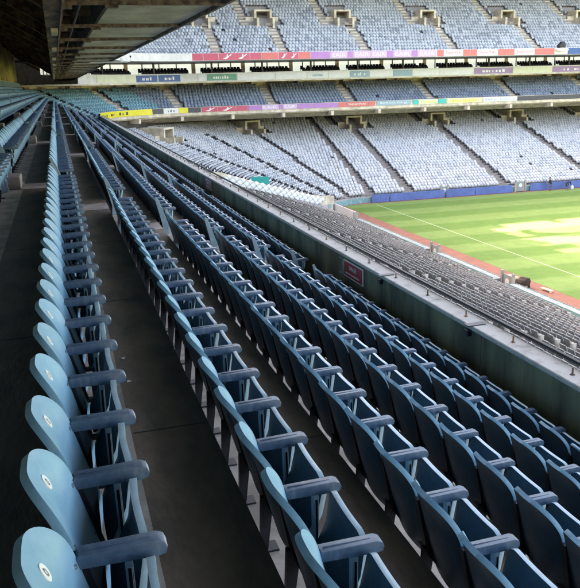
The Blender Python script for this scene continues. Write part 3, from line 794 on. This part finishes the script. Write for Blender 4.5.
U = [(8.1, 10, 'bd_aqua', None, 'pale teal'), (10, 13.3, 'bd_white', None, 'plain white'), (13.4, 15.3, 'bd_red', None, 'crimson'), (15.3, 18.4, 'bd_red', 2, 'crimson emblem'), (18.4, 20.3, 'bd_red', None, 'crimson'),
     (20.3, 22.5, 'bd_red', None, 'crimson'), (22.5, 27, 'bd_red', 2, 'crimson emblem'), (27, 28.7, 'bd_red', None, 'crimson'), (28.7, 31.2, 'bd_salmon', None, 'salmon'), (31.2, 34.2, 'bd_red', 2, 'crimson emblem'), (34.2, 36, 'bd_salmon', None, 'salmon'),
     (36, 39.1, 'bd_purple', None, 'purple'), (39.1, 41.7, 'bd_lilac', 'EAIR', 'lilac lettered'), (41.7, 42.6, 'bd_purple', None, 'narrow purple'), (42.6, 45.4, 'bd_lilac', 'EAIR', 'lilac lettered'), (45.4, 48, 'bd_lilac', 'EAIR', 'lilac lettered'), (48, 49, 'bd_purple', None, 'narrow purple'),
     (49, 52, 'bd_lilac', 'EAIR', 'lilac lettered'), (52, 53, 'bd_purple', None, 'narrow purple'), (53, 56.2, 'bd_lilac', 'EAIR', 'lilac lettered'), (56.3, 57.4, 'bd_salmon', None, 'short red'), (57.4, 60.7, 'bd_white', 'SuperValu', 'white red-lettered'),
     (60.7, 62, 'bd_salmon', None, 'short red'), (62, 63.1, 'bd_salmon', None, 'short red'), (63.1, 66.8, 'bd_white', 'SuperValu', 'white red-lettered'), (66.8, 68.3, 'bd_salmon', None, 'short red'), (68.3, 69.7, 'bd_salmon', None, 'short red'), (69.7, 73.4, 'bd_white', 'SuperValu', 'white red-lettered'),
     (73.4, 74.6, 'bd_salmon', None, 'short red'), (74.6, 77, 'bd_salmon', None, 'salmon'), (77, 79.4, 'bd_white', None, 'plain white'), (79.5, 86, 'bd_navy', None, 'blue'), (86, 92, 'bd_white', None, 'plain white')]
for x0, x1, c, q, lk in U:
    board(x0 if x0 > 20 else x0, x1, 107.995, 3.42, 4.34, c, q if isinstance(q, str) else None, 'bd_red' if q == 'SuperValu' else 'white', q if isinstance(q, int) else 0, R1, lk, RG1)
RG2 = 'boards on the middle tier ribbon'; R2 = 'the middle tier ribbon'
Mx = [(22.4, 25.1, 'bd_red', 1, 'crimson emblem'), (25.1, 26.9, 'bd_red', None, 'crimson'), (26.9, 28.9, 'bd_purple', None, 'purple'), (28.9, 31.6, 'bd_lilac', 'EAIR', 'lilac lettered'), (31.6, 32.2, 'bd_purple', None, 'narrow purple'), (32.2, 34.4, 'bd_lilac', 'EAIR', 'lilac lettered'),
      (34.4, 36.9, 'bd_purple', None, 'purple'), (36.9, 39.6, 'bd_purple', None, 'purple'), (39.6, 41, 'bd_purple', None, 'narrow purple'), (41, 42.2, 'bd_salmon', None, 'short red'), (42.2, 45.8, 'bd_salmon', 'SuperValu', 'salmon lettered'), (45.8, 47, 'bd_salmon', None, 'short red'),
      (47.2, 53.0, 'bd_slate', 'Bord Gáis Energy', 'slate blue lettered'), (53.3, 54.3, 'bd_teal', None, 'narrow teal'), (54.3, 57.7, 'bd_pale', 'Centra', 'pale green lettered'), (57.7, 59.2, 'bd_teal', None, 'narrow teal'), (59.3, 65.5, 'bd_cream', '~14', 'pale yellow lettered'),
      (65.7, 68.4, 'bd_white', 'GAA.ie', 'white pale-lettered'), (68.4, 71.9, 'bd_white', 'GAA.ie', 'white pale-lettered'), (72, 92, 'bd_dark', None, 'long dark')]
for x0, x1, c, q, lk in Mx:
    tc = {'Centra': 'bd_yellow', '~14': 'bd_yellow', 'GAA.ie': 'bd_slate'}.get(q, 'white')
    board(x0, x1, 109.995, -3.62, -2.93, c, q if isinstance(q, str) else None, tc, q if isinstance(q, int) else 0, R2, lk, RG2)
# curved part of the middle ribbon: bent panels following the corner
def arc_board(t0, t1, d, z0, z1, col, label, text=None, tcol='white', emblem=0, group=RG2):
    x, y, a = PM.at((t0 + t1) / 2, d)
    t = thing('advertising_board', label, 'advertising board', (x, y, (z0 + z1) / 2), 0, group)
    b = Buf(); sweep(PM, t0 + .04, t1 - .04, rect(d - .06, d - .001, z0, z1, col), b, closed=True)
    me = b.mesh('panel'); me.transform(Matrix.Translation((-x, -y, -(z0 + z1) / 2))); link('panel', me, t)
    w = t1 - t0; h = z1 - z0; off = Vector((math.cos(a), math.sin(a), 0)) * .12
    if text:
        me = word_mesh(text, .5, tcol, w * .45, h * .5, .006)
        for v in me.vertices:
            px_, py_, _ = PM.at((t0 + t1) / 2 + v.co.x, d - .066 - v.co.z); v.co = (px_ - x, py_ - y, v.co.y)
        link('lettering', me, t)
    for k in range(emblem):
        o = link('emblem', me_sw, t, off + Vector((-math.sin(a), math.cos(a), 0)) * ((k - (emblem - 1) / 2) * w / emblem)); o.rotation_euler = (0, 0, a + PI / 2); o.scale = (w / emblem * .38, 1, h * .9)
    return t
arc_board(.3, 16.0, 0, -3.66, -2.9, 'bd_yellow', 'long curved yellow advertising board at the corner of the middle tier', '~9', 'bd_dark')
arc_board(16.0, 17.8, 0, -3.62, -2.93, 'bd_dark', 'dark grey board right of the long yellow corner board')
arc_board(17.8, 20.2, 0, -3.62, -2.93, 'bd_white', 'white board with black lettering beside the corner yellow boards', '~6', 'bd_dark')
arc_board(20.2, 21.6, 0, -3.62, -2.93, 'bd_yellow', 'short yellow board between the white and the dark boards')
arc_board(21.6, 23.5, 0, -3.62, -2.93, 'bd_dark', 'dark grey board left of the crimson boards on the middle tier')
board(20.02, 22.4, 109.995, -3.62, -2.93, 'bd_red', None, 'white', 1, 'the straight crimson run', 'crimson emblem', RG2)
RG3 = 'boards on the balcony front of the boxes'; R3 = 'the balcony front'
Bx = [(20.1, 21.4, 'bd_white', None, 'plain white'), (21.4, 25.9, 'bd_green', '~8', 'green lettered'), (25.9, 31.7, 'bd_white', None, 'plain white'), (31.7, 36.7, 'bd_white', None, 'plain white'), (36.7, 40.1, 'bd_white', '~11', 'white grey-lettered'), (40.1, 43.6, 'bd_white', None, 'plain white'),
      (43.6, 46.9, 'bd_slate', '~6', 'slate blue lettered'), (46.9, 50.8, 'bd_white', None, 'plain white'), (50.8, 54.1, 'bd_slate', None, 'slate blue'), (54.1, 58.9, 'bd_white', None, 'plain white'), (58.9, 65, 'bd_white', 'v', 'white marked'),
      (65, 72.2, 'bd_plum', '~7', 'plum lettered'), (72.2, 75.8, 'bd_cream2', None, 'cream'), (75.8, 79.7, 'bd_cream2', None, 'cream'), (79.7, 90, 'bd_plum', '~9', 'plum lettered')]
for x0, x1, c, q, lk in Bx:
    board(x0, x1, 111.995, .72, 1.62, c, q if q != 'v' else None, 'bd_slate' if q == '~11' else 'white', 1 if q == 'v' else 0, R3, lk, RG3, (.6, .5))
arc_board(15.2, 18.3, 2, .72, 1.62, 'bd_navy', 'left of two navy boards on the curved balcony front', '~5', group=RG3)
arc_board(18.4, 21.4, 2, .72, 1.62, 'bd_navy', 'right of two navy boards on the curved balcony front', '~5', group=RG3)
arc_board(8, 15.1, 2, .72, 1.62, 'bd_cream2', 'cream board at the left end of the balcony front', group=RG3)

# blue hoardings at the foot of the end stand
for n, (x0, x1) in enumerate(((40.0, 42.6), (42.7, 51.0), (51.3, 55.8), (55.9, 61.9), (64.9, 74.0), (74.1, 86), (86.1, 98))):
    if n == 2: x0, x1 = 51.3, 55.8
    t = thing('blue_hoarding', f"blue pitchside hoarding, {ordinal(n + 1)} from the left below the end stand", 'hoarding', ((x0 + x1) / 2, 94.6, -16), 0, 'blue hoardings below the end stand')
    w = x1 - x0; b = Buf(); b.box(-w / 2, w / 2, -.05, .05, .02, 1.1, 'blueboard'); link('panel', bevel(b.mesh('panel'), .012, 1), t)
    b = Buf()
    for k in range(int(w // 1.5) + 1):
        xx = -w / 2 + .2 + k * (w - .4) / max(1, int(w // 1.5)); b.box(xx - .03, xx + .03, .051, .5, .0, .06, 'steel'); b.box(xx - .03, xx + .03, .051, .1, .06, .9, 'steel')
    link('frame', b.mesh('frame'), t)

# gates in the pitchside wall
def gate(x, y, rz, label, w=1.5):
    t = thing('pitch_gate', label, 'gate', (x, y, -16), rz, 'white gates in the pitchside wall')
    for s in (-1, 1):
        b = Buf(); b.box(-.1, .1, s * w / 2 - .12, s * w / 2 + .12, 0, 1.75, 'conc'); link('gate_post', bevel(b.mesh('gate_post'), .015, 1), t)
    b = Buf(); b.box(-.03, .03, -w / 2 + .15, w / 2 - .15, .1, 1.5, 'greyseat'); link('gate_panel', b.mesh('gate_panel'), t)
    b = Buf(); b.tube([(-.05, 0, .95), (.05, 0, .95)], .28, 'white', 16); link('round_plate', b.mesh('round_plate', 40), t)
gate(31.7, 60.2, 0, 'grey gate in the middle of the long pitchside wall'); gate(31.7, 48.4, 0, 'grey gate in the pitchside wall beside the dark covered trolley')
gate(63.3, 94.7, PI / 2, 'white gate between the blue hoardings', 1.6)
gate(51.15, 94.9, PI / 2, 'small gate behind the joint of the blue hoardings', 1.0)
# pitchside wall along the side stand
t = thing('pitchside_wall', 'long low concrete pitchside wall with teal paint below the side seats', 'wall', (31, 0, -16))
b = Buf()
for y0, y1 in ((-25, 47.5), (49.3, 59.3), (61.1, 78.5)): b.box(.02, .8, y0, y1, 0, 1.05, 'wallcap')
link('wall_face', bevel(b.mesh('wall_face'), .015, 1), t)
b = Buf(); 
for y0, y1 in ((-25, 47.5), (49.3, 59.3), (61.1, 78.5)): b.box(-.02, .0, y0, y1, .2, 1.18, 'tealwall'); b.box(.802, .83, y0, y1, .0, 1.1, 'tealwall')
link('teal_face', b.mesh('teal_face'), t)
t = thing('white_hoarding', 'white hoarding panel standing at the corner of the pitch', 'hoarding', (31.45, 82.3, -16))
b = Buf(); b.box(-.06, .06, -3.2, 3.4, .05, 1.75, 'bd_white'); link('panel', bevel(b.mesh('panel'), .02, 1), t); 
for q in (-3.3, 3.42): b = Buf(); b.box(-.3, .3, q, q + .08, 0, 1.7, 'conc'); link('post', b.mesh('post'), t)

# beige walls in the corner of the lower tier + turquoise board
t = thing('corner_wall', 'low beige wall stepping down the corner of the lower tier', 'wall')
b = Buf()
ax, ay, bx_, by_ = 16.0, 84.5, 33.5, 92.0
rows_ = []
for k in range(29):
    f0 = k / 28; xa, ya = ax + (bx_ - ax) * f0, ay + (by_ - ay) * f0
    dd_ = max(0, 31 - xa) if ya < 86 else max(0, math.hypot(xa - 40, ya - 86) - 9)
    rows_.append((xa, ya, -15.25 + .347 * max(0, dd_ - .3)))
zs = [r[2] for r in rows_]; zs = [sum(zs[max(0, k - 2):k + 3]) / len(zs[max(0, k - 2):k + 3]) for k in range(29)]
n_ = Vector((-(by_ - ay), bx_ - ax, 0)).normalized() * .12; vs = []
for (xa, ya, _), z in zip(rows_, zs): vs += [(xa - n_.x, ya - n_.y, z - .8), (xa - n_.x, ya - n_.y, z + 1.0), (xa + n_.x, ya + n_.y, z + 1.0), (xa + n_.x, ya + n_.y, z - .8)]
b.add(vs, [(4 * k + q, 4 * k + (q + 1) % 4, 4 * k + 4 + (q + 1) % 4, 4 * k + 4 + q) for k in range(28) for q in range(4)] + [(0, 1, 2, 3), (112, 115, 114, 113)], 'beige')
link('wall_face', b.mesh('wall_face'), t)
t = thing('turquoise_board', 'small bright turquoise board above the white rolled covers', 'board', (22.9, 88.9, -11.4), math.radians(-25))
b = Buf(); b.box(-1.1, 1.1, -.04, .04, -.35, .6, 'bd_teal'); link('panel', bevel(b.mesh('panel'), .02, 1), t)
for s in (-1, 1): b = Buf(); b.box(s * .8 - .04, s * .8 + .04, .041, .1, -1.4, .5, 'steel'); link('post', b.mesh('post'), t)
# rolled covers
def roll_mesh():
    b = Buf(); R = .24; pts = []; rr = []
    for k in range(5): a = k * PI / 8; pts.append((-.5 + .12 * (1 - math.cos(a)) - .12, 0, 0)); rr.append(max(.02, R * math.sin(a)))
    for k in range(1, 8): pts.append((-.5 + k * .125, 0, 0)); rr.append(R * (1 + .035 * math.sin(k * 2.3)))
    for k in range(5): a = PI / 2 - k * PI / 8; pts.append((.5 + .12 * (1 - math.sin(a)), 0, 0)); rr.append(max(.02, R * math.sin(a)))
    b.tube(pts, rr, 'sheet', 14); return b.mesh('roll', 60)
me_roll = roll_mesh(); sb_ = Buf(); sb_.tube([(-.2, 0, 0), (-.15, 0, 0)], .252, 'strut', 14, False); sb_.tube([(.2, 0, 0), (.25, 0, 0)], .252, 'strut', 14, False); me_strap = sb_.mesh('strap', 60)
for k in range(17):
    f = k / 16; x = 15.6 + 14.6 * f; y = 74.5 + 13.5 * f
    z = -15.25 + .347 * max(0, 31 - x - .3) + .85
    t = thing('rolled_cover', f"white rolled cover on the corner seats, {ordinal(k + 1)} from the upper left", 'rolled cover', (x, y, z), 0, 'white rolled covers in the corner')
    t.scale = (1.2, 1.1, 1.1)
    t.rotation_euler = (0, math.radians(-28), math.radians(12 + random.uniform(-4, 4)))
    link('roll', me_roll, t); link('strap', me_strap, t)

# dark covered trolley on the track, markers
t = thing('covered_trolley', 'dark brown covered equipment trolley parked by the near pitch gate', 'trolley', (33.7, 49.4, -16), .3); t.scale = (.72, .75, .62)
b = Buf()
pts = [(-.75, .45), (-.8, .9), (-.55, 1.25), (-.1, 1.12), (.2, 1.4), (.65, 1.3), (.85, .85), (.75, .45)]
n = len(pts); b.add([(x, -.45, z) for x, z in pts] + [(x, .45, z) for x, z in pts], [tuple(range(n)), tuple(range(2 * n - 1, n - 1, -1))] + [(k, n + k, n + (k + 1) % n, (k + 1) % n) for k in range(n)], 'cloth_brown')
link('cover', bevel(b.mesh('cover'), .08, 2), t); b = Buf(); b.box(-.8, .8, -.42, .42, .36, .449, 'steel'); b.tube([(-.8, 0, .4), (-1.25, 0, .95)], .025, 'steel'); link('frame', b.mesh('frame'), t)
for sx in (-1, 1):
    for sy in (-1, 1): b = Buf(); b.tube([(sx * .6, sy * .4 - .04, .18), (sx * .6, sy * .4 + .04, .18)], .18, 'rubber', 14); link('wheel', b.mesh('wheel', 40), t)
for n, (x, y, lb) in enumerate(((34.8, 52.4, 'pale bench mat on the track left of the dark trolley'), (34.9, 47.9, 'pale bench mat on the track right of the dark trolley'))):
    t = thing('low_bench', lb, 'bench', (x, y, -16), .1); t.scale = (.8, .8, .5)
    b = Buf(); b.box(-.2, .2, -.7, .7, .32, .38, 'bd_cream'); link('seat', bevel(b.mesh('seat'), .01, 1), t)
    for s in (-1, 1): b = Buf(); b.box(-.17, .17, s * .55 - .03, s * .55 + .03, 0, .319, 'bd_cream'); link('leg', b.mesh('leg'), t)
# broadcast camera under a dark cover on the upper ribbon
t = thing('covered_camera', 'dark covered camera on a white rounded housing above the upper ribbon', 'camera', (78.2, 107.9, 4.0))
b = Buf(); pts = [(math.cos(a * PI / 10) * 1.15, .3 * math.sin(a * PI / 10)) for a in range(20)]
b.add([(x, -.42, z + .1) for x, z in pts] + [(x, -.07, z + .1) for x, z in pts], [tuple(range(20)), tuple(range(39, 19, -1))] + [(k, 20 + k, 20 + (k + 1) % 20, (k + 1) % 20) for k in range(20)], 'white'); link('housing', bevel(b.mesh('housing'), .05, 2), t)
b = Buf(); pts = [(-.55, .38), (-.7, .8), (-.35, 1.0), (-.1, 1.35), (.35, 1.3), (.6, .8), (.5, .38)]; n = len(pts)
b.add([(x, -.4, z) for x, z in pts] + [(x, .3, z) for x, z in pts], [tuple(range(n)), tuple(range(2 * n - 1, n - 1, -1))] + [(k, n + k, n + (k + 1) % n, (k + 1) % n) for k in range(n)], 'black'); link('cover', bevel(b.mesh('cover'), .08, 2), t)

# ------------------------------------------------------------------ people
def skinned(name, verts, edges, m, sub=2):
    me = bpy.data.meshes.new(name); me.from_pydata([v[:3] for v in verts], edges, []); o = bpy.data.objects.new(name, me); COL.objects.link(o)
    md = o.modifiers.new('s', 'SKIN'); 
    for k, v in enumerate(verts):
        sv = me.skin_vertices[0].data[k]; sv.radius = (v[3] * 1.2, (v[4] if len(v) > 4 else v[3]) * 1.2); sv.use_root = (k == 0)
    md2 = o.modifiers.new('u', 'SUBSURF'); md2.levels = md2.render_levels = sub
    bpy.context.view_layer.update()
    nm = bpy.data.meshes.new_from_object(o.evaluated_get(bpy.context.evaluated_depsgraph_get())); bpy.data.objects.remove(o); nm.materials.clear()
    for mm in ([m] if isinstance(m, str) else m): nm.materials.append(M[mm])
    nm.polygons.foreach_set('use_smooth', [True] * len(nm.polygons)); return nm
def person(label, loc, rz, pose):
    t = thing('person', label, 'person', loc, rz); t.scale = (1.12, 1.12, 1.08)
    if pose == 'stand':
        V = [(0, 0, .92, .15, .12), (0, .03, 1.15, .14, .11), (0, .08, 1.38, .17, .11), (0, .12, 1.47, .07), (0, .15, 1.55, .055), (0, .18, 1.66, .095, .1), (0, .19, 1.74, .07),
             (.1, 0, .86, .09), (.12, .03, .48, .065), (.13, -.02, .1, .045), (.13, .12, .04, .04), (-.1, 0, .86, .09), (-.14, .06, .5, .065), (-.16, -.04, .1, .045), (-.16, .1, .04, .04),
             (.2, .09, 1.4, .06), (.27, .1, 1.15, .045), (.24, .3, .98, .035), (-.2, .09, 1.4, .06), (-.27, .1, 1.15, .045), (-.22, .32, 1.0, .035)]
        E = [(0, 1), (1, 2), (2, 3), (3, 4), (4, 5), (5, 6), (0, 7), (7, 8), (8, 9), (9, 10), (0, 11), (11, 12), (12, 13), (13, 14), (2, 15), (15, 16), (16, 17), (2, 18), (18, 19), (19, 20)]
        hands = [((.24, .3, .98), (0, 1, -.3)), ((-.22, .32, 1.0), (0, 1, -.3))]; head = Vector((0, .18, 1.66)); waist = .9
    else:
        V = [(0, -.2, .82, .15, .13), (0, .02, .98, .14, .12), (0, .26, 1.05, .17, .12), (0, .36, 1.02, .07), (0, .43, 1.0, .055), (0, .52, .97, .095, .1), (0, .59, .93, .07),
             (.11, -.2, .76, .09), (.14, .02, .46, .065), (.14, -.12, .1, .045), (.14, .02, .04, .04), (-.11, -.2, .76, .09), (-.15, 0, .46, .065), (-.15, -.16, .1, .045), (-.15, -.02, .04, .04),
             (.2, .27, 1.0, .06), (.24, .34, .74, .045), (.18, .5, .56, .035), (-.2, .27, 1.0, .06), (-.24, .34, .74, .045), (-.18, .5, .56, .035)]
        E = [(0, 1), (1, 2), (2, 3), (3, 4), (4, 5), (5, 6), (0, 7), (7, 8), (8, 9), (9, 10), (0, 11), (11, 12), (12, 13), (13, 14), (2, 15), (15, 16), (16, 17), (2, 18), (18, 19), (19, 20)]
        hands = [((.18, .5, .56), (0, .7, -.7)), ((-.18, .5, .56), (0, .7, -.7))]; head = Vector((0, .52, .97)); waist = .78
    me = skinned('body', V, E, ['navyc', 'greyc', 'skin', 'shoe'])
    for p in me.polygons:
        c = p.center; k = 0
        if c.z < waist and not (pose != 'stand' and c.y > .28): k = 1
        if c.z < .1: k = 3
        if (c - head).length < .17: k = 2
        p.material_index = k
    link('body', me, t)
    for hp, dr in hands:          # palm, four fingers and a thumb
        hp = Vector(hp); d = Vector(dr).normalized(); sx = 1 if hp.x > 0 else -1; side = Vector((1, 0, 0)); dn = d.cross(side)
        b = Buf(); b.tube([hp - d * .02, hp + d * .03, hp + d * .085], [.03, .04, .034], 'skin', 8)
        for k in range(4):
            o = side * (-.027 + .018 * k); ln = (.06, .075, .08, .065)[k]; b.tube([hp + d * .08 + o, hp + d * (.08 + ln * .55) + o, hp + d * (.08 + ln * .85) + o + Vector((0, 0, -.025))], [.009, .0085, .007], 'skin', 6)
        b.tube([hp + d * .02 - side * sx * .03, hp + d * .055 - side * sx * .055, hp + d * .085 - side * sx * .06], [.012, .011, .008], 'skin', 6)
        link('hand', b.mesh('hand', 50), t)
    b = Buf(); hc = head + Vector((0, -.02, .045)); vs = []; fs = []
    for i in range(7):
        for j in range(12):
            th = i / 6 * PI * .55; ph = j / 12 * 2 * PI; vs.append(hc + Vector((math.sin(th) * math.cos(ph) * .105, math.sin(th) * math.sin(ph) * .115 - .01, math.cos(th) * .105)))
    for i in range(6):
        for j in range(12): fs.append((i * 12 + j, i * 12 + (j + 1) % 12, (i + 1) * 12 + (j + 1) % 12, (i + 1) * 12 + j))
    b.add(vs, fs, 'hair'); link('hair', b.mesh('hair', 60), t)
    b = Buf(); 
    for s in (-1, 1): b.tube([head + Vector((s * .035, .095, .02)), head + Vector((s * .035, .103, .02))], .011, 'hair', 8); b.tube([head + Vector((s * .09, 0, -.02)), head + Vector((s * .105, -.01, .03))], [.018, .02], 'skin', 6)
    b.tube([head + Vector((0, .09, .015)), head + Vector((0, .125, -.02))], [.01, .016], 'skin', 6); b.box(-.025, .025, .085, .1, head.z - head.z - .055, -.047, 'red', lambda v: (head.x + v[0], head.y + v[1], head.z + v[2]))
    link('face', b.mesh('face'), t)
    return t
person('person in a dark jacket standing bent forward at the blue hoarding, left one', (67.7, 93.7, -16), PI * .15, 'stand')
person('person in a dark top stooping over a white sack by the hoarding', (70.4, 93.5, -16), -PI / 2 + .2, 'bend')
t = thing('white_sack', 'full white sack on the ground beside the stooping person', 'sack', (71.2, 93.5, -16)); t.scale = (.65, .65, .75)
b = Buf(); b.tube([(0, 0, 0), (0, 0, .12), (.02, 0, .4), (0, .02, .62), (-.02, 0, .78), (0, 0, .85)], [.3, .36, .38, .33, .2, .1], 'sheet', 12); link('bag', b.mesh('bag', 60), t); b = Buf(); b.tube([(0, 0, .8), (0, 0, .83)], .17, 'strut', 10); link('tie', b.mesh('tie'), t)

# ------------------------------------------------------------------ ground
def sheet(name, x0, x1, y0, y1, z, m):
    b = Buf(); b.add([(x0, y0, z), (x1, y0, z), (x1, y1, z), (x0, y1, z)], [(0, 1, 2, 3)], m); return tag(link(name, b.mesh(name)), kind='structure')
sheet('ground', -1500, 1500, -1500, 1500, -16.03, 'ground')
sheet('track', 31, 140, -80, 95, -16.008, 'track')
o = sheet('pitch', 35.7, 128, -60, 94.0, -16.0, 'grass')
b = Buf(); b.add([(39.95, -55, -15.996), (40.05, -55, -15.996), (40.05, 93, -15.996), (39.95, 93, -15.996)], [(0, 1, 2, 3)], 'line')
tag(link('pitch_markings', b.mesh('pitch_markings')), kind='structure')
tag(bpy.data.objects['ground'], 'grey concrete ground around the stadium', 'ground'); tag(bpy.data.objects['track'], 'red running strip beside the grass', 'track')
tag(o, 'striped green playing field with sunlit patches', 'pitch'); tag(bpy.data.objects['pitch_markings'], 'white touchline painted on the grass', 'line')

# ------------------------------------------------------------------ light
sd = Vector((-37, 32, 36.5)).normalized()
el = math.asin(sd.z); az = math.atan2(sd.x, sd.y)
w = bpy.data.worlds.new('World'); scene.world = w; w.use_nodes = True
nt = w.node_tree; sk = nt.nodes.new('ShaderNodeTexSky'); sk.sky_type = 'NISHITA'; sk.sun_disc = False; sk.sun_elevation = el; sk.sun_rotation = az
sk.air_density = 1.0; sk.dust_density = 6; sk.ozone_density = .4
nt.links.new(sk.outputs[0], nt.nodes['Background'].inputs[0]); nt.nodes['Background'].inputs[1].default_value = .15
sl = bpy.data.lights.new('sun', 'SUN'); sl.energy = 4.8; sl.angle = math.radians(.5); sl.color = (1, .95, .86)
so_ = link('sun', sl); so_.rotation_euler = (-sd).to_track_quat('-Z', 'Y').to_euler()
vs_ = scene.view_settings; vs_.view_transform = 'Standard'; vs_.look = 'None'; vs_.gamma = 1; vs_.use_curve_mapping = False; vs_.exposure = 3.35
vs_.use_white_balance = True; vs_.white_balance_temperature = 7900; vs_.white_balance_tint = 13
scene.cycles.max_bounces = 8; scene.cycles.diffuse_bounces = 5
scene.cycles.use_denoising = True
